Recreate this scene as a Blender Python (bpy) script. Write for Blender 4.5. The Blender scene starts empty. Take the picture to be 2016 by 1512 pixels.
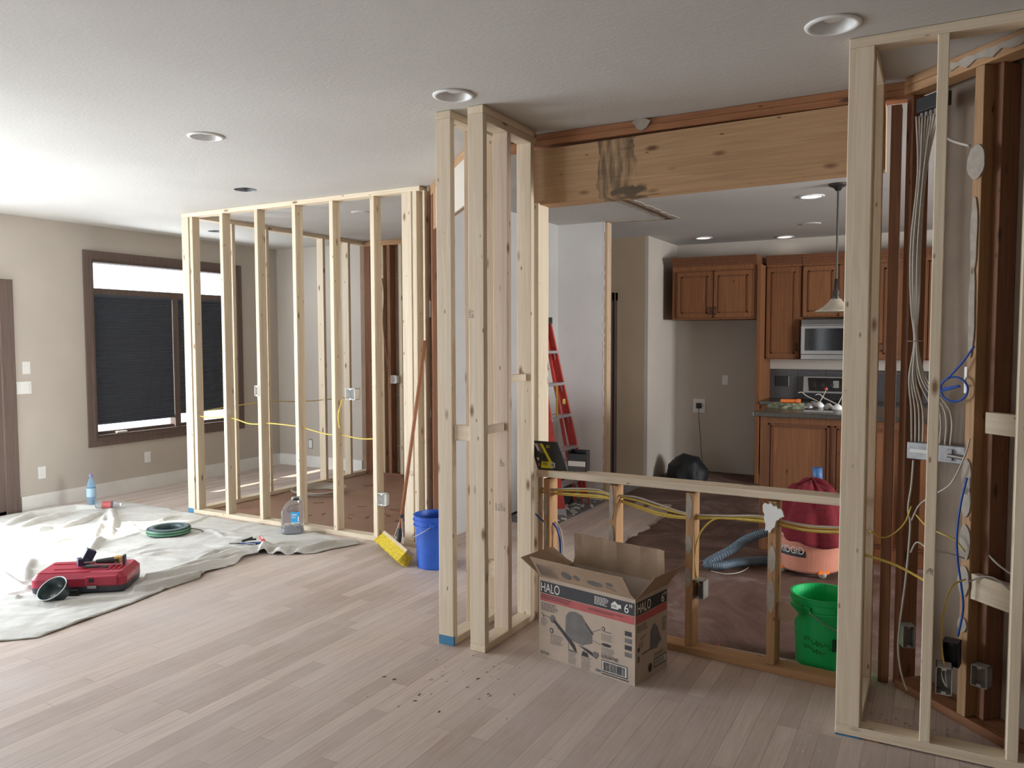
import bpy, bmesh, math, random
import numpy as np
from mathutils import Vector, Matrix, noise
random.seed(4)
S = bpy.context.scene
COL = S.collection
PI = math.pi
def R(d): return math.radians(d)

# ------------------------------------------------------------------ camera
H = 1.59; FPX = 1548.2; PIT, ROL, YAW = .05617, -.00237, .50465
Fv = Vector((-math.sin(YAW)*math.cos(PIT), math.cos(YAW)*math.cos(PIT), -math.sin(PIT)))
r0 = Vector((math.cos(YAW), math.sin(YAW), 0)); u0 = r0.cross(Fv)
Rv = r0*math.cos(ROL)+u0*math.sin(ROL); Uv = -r0*math.sin(ROL)+u0*math.cos(ROL)
cam = bpy.data.cameras.new('camera'); camo = bpy.data.objects.new('camera', cam); COL.objects.link(camo)
cam.sensor_width = 36; cam.lens = 36*FPX/2016; cam.clip_start = .05; cam.clip_end = 200
M = Matrix((Rv, Uv, -Fv)).transposed().to_4x4(); M.translation = (0, 0, H); camo.matrix_world = M
S.camera = camo
def P(x, y, ax, val):
    """the point of the plane axis=val that the photo shows at pixel x, y"""
    d = Fv+Rv*((x-1008)/FPX)-Uv*((y-756)/FPX); o = Vector((0, 0, H)); return o+d*((val-o[ax])/d[ax])

# ------------------------------------------------------------------ light and exposure
S.view_settings.view_transform = 'Standard'; S.view_settings.look = 'None'; S.view_settings.gamma = 1
S.view_settings.use_curve_mapping = False; S.view_settings.exposure = 0.16
w = bpy.data.worlds.new('sky'); S.world = w; w.use_nodes = True
w.node_tree.nodes['Background'].inputs[0].default_value = (.82, .91, 1, 1)
w.node_tree.nodes['Background'].inputs[1].default_value = 3.2
sun = bpy.data.lights.new('sun', 'SUN'); sun.energy = 10; sun.angle = R(.8); sun.color = (1, .94, .85)
so = bpy.data.objects.new('sun', sun); COL.objects.link(so)
so.rotation_euler = Vector((.655, .52, -.545)).to_track_quat('-Z', 'Y').to_euler()
def area(name, loc, dirv, sx, sy, power, color):
    l = bpy.data.lights.new(name, 'AREA'); l.shape = 'RECTANGLE'; l.size = sx; l.size_y = sy; l.energy = power; l.color = color
    o = bpy.data.objects.new(name, l); COL.objects.link(o); o.location = loc
    o.rotation_euler = Vector(dirv).to_track_quat('-Z', 'Y').to_euler(); return o
area('patio_daylight', (-7.40, 1.85, 1.1), (1, .30, .0), 2.8, 1.9, 245, (.84, .92, 1))
area('transom_daylight', (-7.40, 5.78, 2.24), (1, 0, -.15), 1.6, .2, 16, (.88, .94, 1))
area('rear_warm_fill', (-4.6, -4.85, 1.4), (-.15, 1, 0), 3.2, 1.9, 16, (1, .80, .60))  # fill tinted warm to stand for indoor bounce on the right side
area('kitchen_fill', (5.35, 5.2, 1.5), (-1, .22, .28), 2.2, 1.2, 380, (.96, .98, 1))  # added fill, tilted up to brighten the kitchen ceiling and hall wall

# ------------------------------------------------------------------ materials
def newmat(name):
    m = bpy.data.materials.new(name); m.use_nodes = True
    return m, m.node_tree, m.node_tree.nodes['Principled BSDF']
def N(t, ty, **kw):
    n = t.nodes.new(ty)
    for k, v in kw.items():
        if k.startswith('i_'): n.inputs[int(k[2:]) if k[2:].isdigit() else k[2:]].default_value = v
        else: setattr(n, k, v)
    return n
def ramp(t, stops):
    n = t.nodes.new('ShaderNodeValToRGB'); e = n.color_ramp.elements
    while len(e) < len(stops): e.new(.5)
    for i, (p, c) in enumerate(stops):
        e[i].position = p; e[i].color = (*c, 1) if len(c) == 3 else c
    return n
def plain(name, c, rough=.6, metal=0, var=.12, scale=18, bump=0, bscale=60, **kw):
    m, t, b = newmat(name)
    tc = N(t, 'ShaderNodeTexCoord'); nz = N(t, 'ShaderNodeTexNoise'); nz.inputs['Scale'].default_value = scale; nz.inputs['Detail'].default_value = 5
    t.links.new(tc.outputs['Object'], nz.inputs['Vector'])
    r = ramp(t, [(.3, tuple(x*(1-var) for x in c)), (.7, tuple(min(1, x*(1+var)) for x in c))])
    t.links.new(nz.outputs['Fac'], r.inputs[0]); t.links.new(r.outputs[0], b.inputs['Base Color'])
    b.inputs['Roughness'].default_value = rough; b.inputs['Metallic'].default_value = metal
    for k, v in kw.items(): b.inputs[k.replace('_', ' ')].default_value = v
    if bump:
        n2 = N(t, 'ShaderNodeTexNoise'); n2.inputs['Scale'].default_value = bscale; n2.inputs['Detail'].default_value = 6
        t.links.new(tc.outputs['Object'], n2.inputs['Vector'])
        bp = N(t, 'ShaderNodeBump'); bp.inputs['Strength'].default_value = bump; bp.inputs['Distance'].default_value = .01
        t.links.new(n2.outputs['Fac'], bp.inputs['Height']); t.links.new(bp.outputs[0], b.inputs['Normal'])
    return m
def lumber(name, light, dark, knot, contrast=1., kn=.085, stain=None):
    m, t, b = newmat(name); L = t.links
    tc = N(t, 'ShaderNodeTexCoord'); oi = N(t, 'ShaderNodeObjectInfo')
    mul = N(t, 'ShaderNodeMath', operation='MULTIPLY'); mul.inputs[1].default_value = 37.; L.new(oi.outputs['Random'], mul.inputs[0])
    add = N(t, 'ShaderNodeVectorMath', operation='ADD'); L.new(tc.outputs['Object'], add.inputs[0]); L.new(mul.outputs[0], add.inputs[1])
    mp = N(t, 'ShaderNodeMapping'); mp.inputs['Scale'].default_value = (26, 26, .9); L.new(add.outputs[0], mp.inputs[0])
    nz = N(t, 'ShaderNodeTexNoise'); nz.inputs['Scale'].default_value = 2.2; nz.inputs['Detail'].default_value = 7; nz.inputs['Distortion'].default_value = 1.2
    L.new(mp.outputs[0], nz.inputs['Vector'])
    r = ramp(t, [(.25, dark), (.5, tuple((a+b_)/2 for a, b_ in zip(light, dark))), (.72, light)]); L.new(nz.outputs['Fac'], r.inputs[0])
    mp2 = N(t, 'ShaderNodeMapping'); mp2.inputs['Scale'].default_value = (9, 9, 3.4); L.new(add.outputs[0], mp2.inputs[0])
    vo = N(t, 'ShaderNodeTexVoronoi'); vo.inputs['Scale'].default_value = 1.; L.new(mp2.outputs[0], vo.inputs['Vector'])
    kr = ramp(t, [(kn*.6, (1, 1, 1)), (kn*1.7, (0, 0, 0))]); L.new(vo.outputs['Distance'], kr.inputs[0])
    mx = N(t, 'ShaderNodeMix', data_type='RGBA'); L.new(kr.outputs[0], mx.inputs['Factor']); L.new(r.outputs[0], mx.inputs[6]); mx.inputs[7].default_value = (*knot, 1)
    mp3 = N(t, 'ShaderNodeMapping'); mp3.inputs['Scale'].default_value = (17, 17, 6.5); mp3.inputs['Location'].default_value = (3.3, 1.7, .9); L.new(add.outputs[0], mp3.inputs[0])
    v3 = N(t, 'ShaderNodeTexVoronoi'); v3.inputs['Scale'].default_value = 1.; L.new(mp3.outputs[0], v3.inputs['Vector'])
    k3 = ramp(t, [(.05 if kn > .05 else .0, (.85, .85, .85)), (.10 if kn > .05 else .001, (0, 0, 0))]); L.new(v3.outputs['Distance'], k3.inputs[0])
    mx3 = N(t, 'ShaderNodeMix', data_type='RGBA'); L.new(k3.outputs[0], mx3.inputs['Factor']); L.new(mx.outputs[2], mx3.inputs[6]); mx3.inputs[7].default_value = (*knot, 1)
    hv = N(t, 'ShaderNodeHueSaturation'); L.new(mx3.outputs[2], hv.inputs['Color'])
    mr = N(t, 'ShaderNodeMapRange'); L.new(oi.outputs['Random'], mr.inputs[0]); mr.inputs[3].default_value = .88; mr.inputs[4].default_value = 1.1
    L.new(mr.outputs[0], hv.inputs['Value']); out = hv.outputs[0]
    if stain:
        z0, z1, colr = stain
        sp = N(t, 'ShaderNodeSeparateXYZ'); L.new(tc.outputs['Object'], sp.inputs[0])
        c = N(t, 'ShaderNodeMath', operation='COMPARE'); nw = N(t, 'ShaderNodeTexNoise'); nw.inputs['Scale'].default_value = 9; L.new(tc.outputs['Object'], nw.inputs['Vector']); za = N(t, 'ShaderNodeMath', operation='MULTIPLY_ADD'); za.inputs[1].default_value = .10; L.new(nw.outputs['Fac'], za.inputs[0]); L.new(sp.outputs['Z'], za.inputs[2]); L.new(za.outputs[0], c.inputs[0]); c.inputs[1].default_value = (z0+z1)/2; c.inputs[2].default_value = (z1-z0)/2
        m3 = N(t, 'ShaderNodeMapping'); m3.inputs['Scale'].default_value = (5, 3, 26); L.new(tc.outputs['Object'], m3.inputs[0])
        n3 = N(t, 'ShaderNodeTexNoise'); n3.inputs['Scale'].default_value = 1.3; n3.inputs['Detail'].default_value = 5; L.new(m3.outputs[0], n3.inputs['Vector'])
        r3 = ramp(t, [(.34, (0, 0, 0)), (.6, (.7, .7, .7))]); L.new(n3.outputs['Fac'], r3.inputs[0])
        mm = N(t, 'ShaderNodeMath', operation='MULTIPLY'); L.new(c.outputs[0], mm.inputs[0]); L.new(r3.outputs[0], mm.inputs[1])
        m5 = N(t, 'ShaderNodeMapping'); m5.inputs['Location'].default_value = (-.128, 0, -((z0+z1)/2+.02)); L.new(tc.outputs['Object'], m5.inputs[0])
        m6 = N(t, 'ShaderNodeMapping'); m6.inputs['Scale'].default_value = (30, 0, 8.5); L.new(m5.outputs[0], m6.inputs[0])
        ln_ = N(t, 'ShaderNodeVectorMath', operation='LENGTH'); L.new(m6.outputs[0], ln_.inputs[0])
        n4 = N(t, 'ShaderNodeTexNoise'); n4.inputs['Scale'].default_value = 16; n4.inputs['Detail'].default_value = 5; L.new(tc.outputs['Object'], n4.inputs['Vector'])
        ad_ = N(t, 'ShaderNodeMath', operation='MULTIPLY_ADD'); ad_.inputs[1].default_value = 1.6; L.new(n4.outputs['Fac'], ad_.inputs[0]); L.new(ln_.outputs['Value'], ad_.inputs[2])
        c5 = N(t, 'ShaderNodeMapRange'); L.new(ad_.outputs[0], c5.inputs[0]); c5.inputs[1].default_value = 1.45; c5.inputs[2].default_value = 1.75; c5.inputs[3].default_value = .8; c5.inputs[4].default_value = 0
        mm0 = mm; mm = N(t, 'ShaderNodeMath', operation='MAXIMUM'); L.new(mm0.outputs[0], mm.inputs[0]); L.new(c5.outputs[0], mm.inputs[1])
        x2 = N(t, 'ShaderNodeMix', data_type='RGBA'); L.new(mm.outputs[0], x2.inputs['Factor']); L.new(out, x2.inputs[6]); x2.inputs[7].default_value = (*colr, 1); out = x2.outputs[2]
    L.new(out, b.inputs['Base Color']); b.inputs['Roughness'].default_value = .68
    bp = N(t, 'ShaderNodeBump'); bp.inputs['Strength'].default_value = .12; bp.inputs['Distance'].default_value = .003
    L.new(nz.outputs['Fac'], bp.inputs['Height']); L.new(bp.outputs[0], b.inputs['Normal'])
    return m
PINE = lumber('new_pine', (.80, .69, .53), (.66, .53, .37), (.23, .13, .06))
PINEW = lumber('warm_pine', (.64, .49, .34), (.50, .35, .22), (.2, .1, .04))
OLD = lumber('old_reddish_pine', (.32, .145, .07), (.20, .08, .038), (.08, .03, .015))
OLDO = lumber('old_orange_pine', (.52, .31, .155), (.37, .20, .09), (.13, .05, .02))
OLDR = lumber('old_red_plate', (.44, .20, .09), (.30, .12, .05), (.1, .04, .02))
BEAMW = lumber('beam_plank', (.54, .35, .19), (.40, .245, .125), (.15, .07, .03), kn=.095, stain=(-.45, -.24, (.05, .04, .03)))
HANDLEW = lumber('broom_handle_wood', (.40, .16, .075), (.28, .1, .045), (.1, .04, .02), kn=.01)
CHERRY = lumber('glazed_alder', (.27, .108, .038), (.16, .06, .02), (.05, .018, .008), kn=.05)
CHERRYD = lumber('glazed_alder_moulding', (.20, .075, .028), (.115, .04, .015), (.03, .012, .006), kn=.02)
TRIM = lumber('dark_stained_trim', (.17, .12, .10), (.11, .075, .06), (.03, .02, .015), kn=.02)
TAUPE = plain('taupe_wall_paint', (.52, .47, .41), .75, var=.03, scale=3, bump=.08, bscale=90)
TAN = plain('tan_hall_paint', (.44, .34, .235), .75, var=.03, scale=3, bump=.08)
BACKPAINT = plain('brown_wall_paint', (.30, .23, .165), .8, var=.03, scale=3)
WHITE = plain('white_wall_paint', (.86, .865, .86), .7, var=.03, scale=3, bump=.08)
PAPER = plain('drywall_back_paper', (.30, .235, .18), .9, var=.08, scale=8)
BROWNB = plain('drywall_back_brown_paper', (.29, .20, .14), .9, var=.12, scale=5)  # browner paper on the board behind the closet
GREYBOARD = plain('grey_drywall_face', (.52, .51, .49), .8, var=.03, scale=4)
PLASTER = plain('joint_compound', (.42, .37, .31), .9, var=.12, scale=30, bump=.3)
BASEW = plain('white_baseboard_paint', (.78, .77, .73), .5, var=.05, scale=7)
PLASTIC = plain('white_plastic', (.80, .80, .78), .4, var=.02)
GREYPL = plain('grey_plastic', (.33, .31, .28), .5, var=.08)
BLACK = plain('black_plastic', (.018, .018, .02), .45, var=.2)
GLOSSB = plain('black_glass', (.012, .013, .015), .08, var=.1)
STEEL = plain('brushed_steel', (.40, .40, .40), .32, .9, var=.05, scale=40)
ALU = plain('aluminium', (.62, .63, .65), .38, .8, var=.08, scale=30)
GALV = plain('galvanised_steel', (.36, .37, .38), .4, .8, var=.2, scale=30)
DARKMET = plain('dark_bronze_metal', (.055, .05, .045), .45, .6, var=.1)
REDF = plain('red_fibreglass', (.62, .07, .06), .5, var=.12, scale=25)
REDP = plain('red_case_plastic', (.42, .028, .06), .42, var=.06)
REDC = plain('dark_red_terry_cloth', (.16, .008, .016), .95, var=.2, scale=50, bump=.6, bscale=220)
BLUE = plain('blue_bucket_plastic', (.022, .10, .48), .42, var=.1, scale=14)
GREEN = plain('green_bucket_plastic', (.01, .50, .13), .38, var=.06, scale=10)
ORANGE = plain('orange_drum_plastic', (.60, .25, .17), .4, var=.06)
ORANGEB = plain('orange_bright_plastic', (.85, .20, .03), .4, var=.05)
TEAL = plain('blue_painter_tape', (.05, .20, .36), .6, var=.05)
YEL = plain('yellow_cable_sheath', (.68, .50, .10), .5, var=.08)
WIRE = plain('white_cable_sheath', (.52, .48, .41), .5, var=.08)
BLUEC = plain('blue_cable_sheath', (.02, .09, .42), .45, var=.08)
YBR = plain('yellow_bristles', (.72, .55, .05), .9, var=.3, scale=60)
CARD = plain('printed_cardboard', (.45, .355, .28), .85, var=.05, scale=12)
CARDIN = plain('raw_cardboard', (.36, .25, .165), .9, var=.07, scale=20)
INK = plain('black_ink', (.03, .028, .032), .6, var=.1)
INKG = plain('grey_ink', (.15, .135, .125), .7, var=.15, scale=25)
INKR = plain('red_ink', (.42, .085, .08), .6, var=.1)
INKW = plain('white_ink', (.72, .69, .64), .6, var=.03)
YINK = plain('yellow_label', (.75, .68, .02), .6, var=.03)
BLAB = plain('sky_blue_label', (.03, .36, .72), .5, var=.03)
HOSE = plain('blue_grey_hose', (.12, .17, .22), .5, var=.1)
STONE = plain('speckled_dark_counter', (.06, .055, .045), .25, var=.5, scale=120)
TILE = plain('dark_grey_splash_tile', (.065, .062, .065), .35, var=.25, scale=40)
MOTT = plain('mottled_green_cloth', (.20, .21, .13), .8, var=.7, scale=35)
NAILS = plain('zinc_nails', (.33, .31, .32), .45, .5, var=.5, scale=200)
SHADE = plain('dark_cellular_shade', (.065, .075, .095), .9, var=.06)
CONC = plain('subfloor_board', (.16, .085, .05), .85, var=.2, scale=3)
CLEARP, t_, b_ = newmat('clear_plastic')
b_.inputs['Base Color'].default_value = (.85, .9, .95, 1); b_.inputs['Roughness'].default_value = .08; b_.inputs['Transmission Weight'].default_value = .92; b_.inputs['IOR'].default_value = 1.15
BOTTLE, t_, b_ = newmat('blue_clear_plastic')
b_.inputs['Base Color'].default_value = (.45, .68, .9, 1); b_.inputs['Roughness'].default_value = .1; b_.inputs['Transmission Weight'].default_value = .75; b_.inputs['IOR'].default_value = 1.2
GLASS, t_, b_ = newmat('window_glass')
tr_ = N(t_, 'ShaderNodeBsdfTransparent'); mx_ = N(t_, 'ShaderNodeMixShader'); mx_.inputs[0].default_value = .06
b_.inputs['Roughness'].default_value = .02; t_.links.new(tr_.outputs[0], mx_.inputs[1]); t_.links.new(b_.outputs[0], mx_.inputs[2]); t_.links.new(mx_.outputs[0], t_.nodes['Material Output'].inputs[0])
ALAB = plain('alabaster_glass', (.62, .55, .43), .4, var=.1, scale=20, Transmission_Weight=.3)
LAMPON, t_, b_ = newmat('lit_lamp'); b_.inputs['Emission Color'].default_value = (1, .97, .92, 1); b_.inputs['Emission Strength'].default_value = 5
LENS = plain('frosted_lens', (.55, .57, .56), .4, var=.03)

# ceiling: knock-down texture
CEIL, t, b = newmat('textured_ceiling_paint'); L = t.links
tc = N(t, 'ShaderNodeTexCoord'); mp = N(t, 'ShaderNodeMapping'); mp.inputs['Scale'].default_value = (30, 44, 30); L.new(tc.outputs['Object'], mp.inputs[0])
n1 = N(t, 'ShaderNodeTexNoise'); n1.inputs['Scale'].default_value = 1.3; n1.inputs['Detail'].default_value = 4; n1.inputs['Distortion'].default_value = .8; L.new(mp.outputs[0], n1.inputs['Vector'])
r1 = ramp(t, [(.45, (0, 0, 0)), (.56, (1, 1, 1))]); L.new(n1.outputs['Fac'], r1.inputs[0])
bp = N(t, 'ShaderNodeBump'); bp.inputs['Strength'].default_value = .14; bp.inputs['Distance'].default_value = .004; L.new(r1.outputs[0], bp.inputs['Height']); L.new(bp.outputs[0], b.inputs['Normal'])
n2 = N(t, 'ShaderNodeTexNoise'); n2.inputs['Scale'].default_value = 1.2; n2.inputs['Detail'].default_value = 2; L.new(tc.outputs['Object'], n2.inputs['Vector'])
r2 = ramp(t, [(.3, (.55, .53, .495)), (.7, (.59, .575, .54))]); L.new(n2.outputs['Fac'], r2.inputs[0]); L.new(r2.outputs[0], b.inputs['Base Color']); b.inputs['Roughness'].default_value = .85

# hardwood strip floor, strips along Y
def floor_mat(name, c1, c2, mort, wdt=.082, ln=1.1, dust=(.62, .55, .52), dusta=.35):
    m, t, b = newmat(name); L = t.links
    tc = N(t, 'ShaderNodeTexCoord'); mp = N(t, 'ShaderNodeMapping'); mp.inputs['Rotation'].default_value = (0, 0, PI/2); L.new(tc.outputs['Object'], mp.inputs[0])
    br = N(t, 'ShaderNodeTexBrick', offset=.37, offset_frequency=2, squash=1.3, squash_frequency=3); L.new(mp.outputs[0], br.inputs['Vector'])
    br.inputs['Color1'].default_value = (*c1, 1); br.inputs['Color2'].default_value = (*c2, 1); br.inputs['Mortar'].default_value = (*mort, 1)
    br.inputs['Scale'].default_value = 1; br.inputs['Mortar Size'].default_value = .0012; br.inputs['Mortar Smooth'].default_value = .3
    br.inputs['Brick Width'].default_value = ln; br.inputs['Row Height'].default_value = wdt
    mg = N(t, 'ShaderNodeMapping'); mg.inputs['Scale'].default_value = (60, 3, 1); L.new(tc.outputs['Object'], mg.inputs[0])
    ng = N(t, 'ShaderNodeTexNoise'); ng.inputs['Scale'].default_value = 1.4; ng.inputs['Detail'].default_value = 6; L.new(mg.outputs[0], ng.inputs['Vector'])
    rg = ramp(t, [(.25, (.80, .78, .76)), (.75, (1.08, 1.08, 1.08))]); L.new(ng.outputs['Fac'], rg.inputs[0])
    m1 = N(t, 'ShaderNodeMix', data_type='RGBA', blend_type='MULTIPLY'); m1.inputs['Factor'].default_value = 1; L.new(br.outputs['Color'], m1.inputs[6]); L.new(rg.outputs[0], m1.inputs[7])
    nd = N(t, 'ShaderNodeTexNoise'); nd.inputs['Scale'].default_value = 1.1; nd.inputs['Detail'].default_value = 6; nd.inputs['Roughness'].default_value = .65; L.new(tc.outputs['Object'], nd.inputs['Vector'])
    rd = ramp(t, [(.4, (0, 0, 0)), (.75, (dusta*2,)*3)]); L.new(nd.outputs['Fac'], rd.inputs[0])
    m2 = N(t, 'ShaderNodeMix', data_type='RGBA'); L.new(rd.outputs[0], m2.inputs['Factor']); L.new(m1.outputs[2], m2.inputs[6]); m2.inputs[7].default_value = (*dust, 1)
    L.new(m2.outputs[2], b.inputs['Base Color']); b.inputs['Roughness'].default_value = .55
    bp = N(t, 'ShaderNodeBump'); bp.inputs['Strength'].default_value = .15; bp.inputs['Distance'].default_value = .002; L.new(ng.outputs['Fac'], bp.inputs['Height']); L.new(bp.outputs[0], b.inputs['Normal'])
    return m
HARD = floor_mat('sanded_oak_strips', (.66, .54, .465), (.48, .375, .315), (.26, .19, .165))
CLOSF = floor_mat('reddish_closet_boards', (.36, .20, .125), (.27, .145, .09), (.12, .06, .04), .6, 2.4, (.42, .30, .24), .2)
UNDER, t, b = newmat('stained_underlayment'); L = t.links
tc = N(t, 'ShaderNodeTexCoord'); n1 = N(t, 'ShaderNodeTexNoise'); n1.inputs['Scale'].default_value = 1.6; n1.inputs['Detail'].default_value = 9; n1.inputs['Roughness'].default_value = .65; n1.inputs['Distortion'].default_value = 1.5
L.new(tc.outputs['Object'], n1.inputs['Vector']); r1 = ramp(t, [(.35, (.085, .04, .026)), (.52, (.15, .085, .065)), (.75, (.33, .25, .25))]); L.new(n1.outputs['Fac'], r1.inputs[0])
L.new(r1.outputs[0], b.inputs['Base Color']); b.inputs['Roughness'].default_value = .7
DUSTY = plain('dusty_grey_slab', (.20, .19, .185), .85, var=.35, scale=9)
CANVAS = plain('canvas_drop_cloth', (.60, .585, .545), .95, var=.06, scale=3, bump=.3, bscale=40)

# ------------------------------------------------------------------ helpers
def props(o, label=None, cat=None, group=None, kind=None):
    if label: o['label'] = label
    if cat: o['category'] = cat
    if group: o['group'] = group
    if kind: o['kind'] = kind
    return o
def thing(name, label, cat, loc=(0, 0, 0), rotz=0, group=None, rot=None):
    o = bpy.data.objects.new(name, None); COL.objects.link(o); o.empty_display_size = .1
    o.location = loc; o.rotation_euler = rot if rot else (0, 0, rotz)
    return props(o, label, cat, group)
class MB:
    def __init__(s): s.bm = bmesh.new()
    def box(s, a, b, mat=None, bev=0):
        lo = [min(p, q) for p, q in zip(a, b)]; hi = [max(p, q) for p, q in zip(a, b)]
        vs = [s.bm.verts.new((x, y, z)) for x in (lo[0], hi[0]) for y in (lo[1], hi[1]) for z in (lo[2], hi[2])]
        if mat:
            for v in vs: v.co = mat @ v.co
        fs = [s.bm.faces.new([vs[i] for i in f]) for f in ((0, 1, 3, 2), (4, 6, 7, 5), (0, 4, 5, 1), (2, 3, 7, 6), (0, 2, 6, 4), (1, 5, 7, 3))]
        if bev:
            es = list({e for f in fs for e in f.edges}); bmesh.ops.bevel(s.bm, geom=es, offset=bev, segments=2, affect='EDGES', profile=.5)
        return s
    def prism(s, poly, z0, z1, mat=None):
        n = len(poly); a = [Vector((*p, z0)) for p in poly]; b = [Vector((*p, z1)) for p in poly]
        if mat: a = [mat @ v for v in a]; b = [mat @ v for v in b]
        a = [s.bm.verts.new(v) for v in a]; b = [s.bm.verts.new(v) for v in b]
        s.bm.faces.new(a[::-1]); s.bm.faces.new(b)
        for i in range(n): s.bm.faces.new((a[i], a[(i+1) % n], b[(i+1) % n], b[i]))
        return s
    def tube(s, pts, r, n=8, caps=True):
        pts = [Vector(p) for p in pts]; rings = []; up = None
        for i, p in enumerate(pts):
            d = (pts[min(i+1, len(pts)-1)]-pts[max(i-1, 0)])
            if d.length < 1e-9: d = Vector((0, 0, 1))
            d.normalize()
            if up is None: up = d.orthogonal().normalized()
            up = (up-d*up.dot(d));
            if up.length < 1e-6: up = d.orthogonal()
            up.normalize(); sd = d.cross(up); rr = r(i/(len(pts)-1)) if callable(r) else r
            rings.append([s.bm.verts.new(p+(up*math.cos(2*PI*k/n)+sd*math.sin(2*PI*k/n))*rr) for k in range(n)])
        for a, b in zip(rings, rings[1:]):
            for k in range(n): s.bm.faces.new((a[k], a[(k+1) % n], b[(k+1) % n], b[k]))
        if caps: s.bm.faces.new(rings[0][::-1]); s.bm.faces.new(rings[-1])
        return s
    def lathe(s, prof, n=32, mat=None, cap=False):
        rings = []
        for r_, z in prof:
            ring = [Vector((r_*math.cos(2*PI*k/n), r_*math.sin(2*PI*k/n), z)) for k in range(n)]
            if mat: ring = [mat @ v for v in ring]
            rings.append([s.bm.verts.new(v) for v in ring])
        for a, b in zip(rings, rings[1:]):
            for k in range(n): s.bm.faces.new((a[k], a[(k+1) % n], b[(k+1) % n], b[k]))
        if cap: s.bm.faces.new(rings[0][::-1]); s.bm.faces.new(rings[-1])
        return s
    def build(s, name, m, parent=None, loc=(0, 0, 0), rot=(0, 0, 0), smooth=False, solid=0, keep=False):
        if not keep: bmesh.ops.recalc_face_normals(s.bm, faces=s.bm.faces)
        me = bpy.data.meshes.new(name); s.bm.to_mesh(me); s.bm.free()
        if smooth: me.shade_smooth()
        me.materials.append(m)
        o = bpy.data.objects.new(name, me); COL.objects.link(o); o.location = loc; o.rotation_euler = rot
        if parent: o.parent = parent
        if solid:
            md = o.modifiers.new('solid', 'SOLIDIFY'); md.thickness = solid; md.offset = 0
        return o
def smooth_path(pts, k=8):
    pts = [Vector(p) for p in pts]; out = []
    for i in range(len(pts)-1):
        p0 = pts[max(i-1, 0)]; p1 = pts[i]; p2 = pts[i+1]; p3 = pts[min(i+2, len(pts)-1)]
        for j in range(k):
            u = j/k; out.append(.5*((2*p1)+(p2-p0)*u+(2*p0-5*p1+4*p2-p3)*u*u+(3*p1-p0-3*p2+p3)*u**3))
    out.append(pts[-1]); return out
def struct(name, mb, m, **kw):
    o = mb.build(name, m, **kw); o['kind'] = 'structure'; return o
def board(name, a, b, m, parent=None, axis=None, bev=.003, off=(0, 0, 0)):
    """a sawn board between corners a and b (parent's frame minus off); its mesh runs along its own Z so the grain follows it"""
    a = Vector(a)-Vector(off); b = Vector(b)-Vector(off); c = (a+b)/2; d = Vector([abs(x) for x in (b-a)])
    ax = axis if axis is not None else max(range(3), key=lambda i: d[i])
    rot = {2: Matrix.Identity(3), 0: Matrix(((0, 0, 1), (0, 1, 0), (-1, 0, 0))), 1: Matrix(((1, 0, 0), (0, 0, 1), (0, -1, 0)))}[ax]
    dl = rot.transposed() @ d; dl = Vector([abs(x) for x in dl])/2
    mb = MB().box(-dl, dl, bev=bev)
    o = mb.build(name, m, parent); o.matrix_local = Matrix.Translation(c) @ rot.to_4x4(); return o
class Frame:
    def __init__(s, name, label, cat, loc, rotz=0, group=None):
        s.o = thing(name, label, cat, loc, rotz, group); s.off = loc if not rotz else (0, 0, 0)
    def b(s, name, a, b, m=None, **kw): return board(name, a, b, m or PINE, s.o, off=s.off, **kw)
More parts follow.
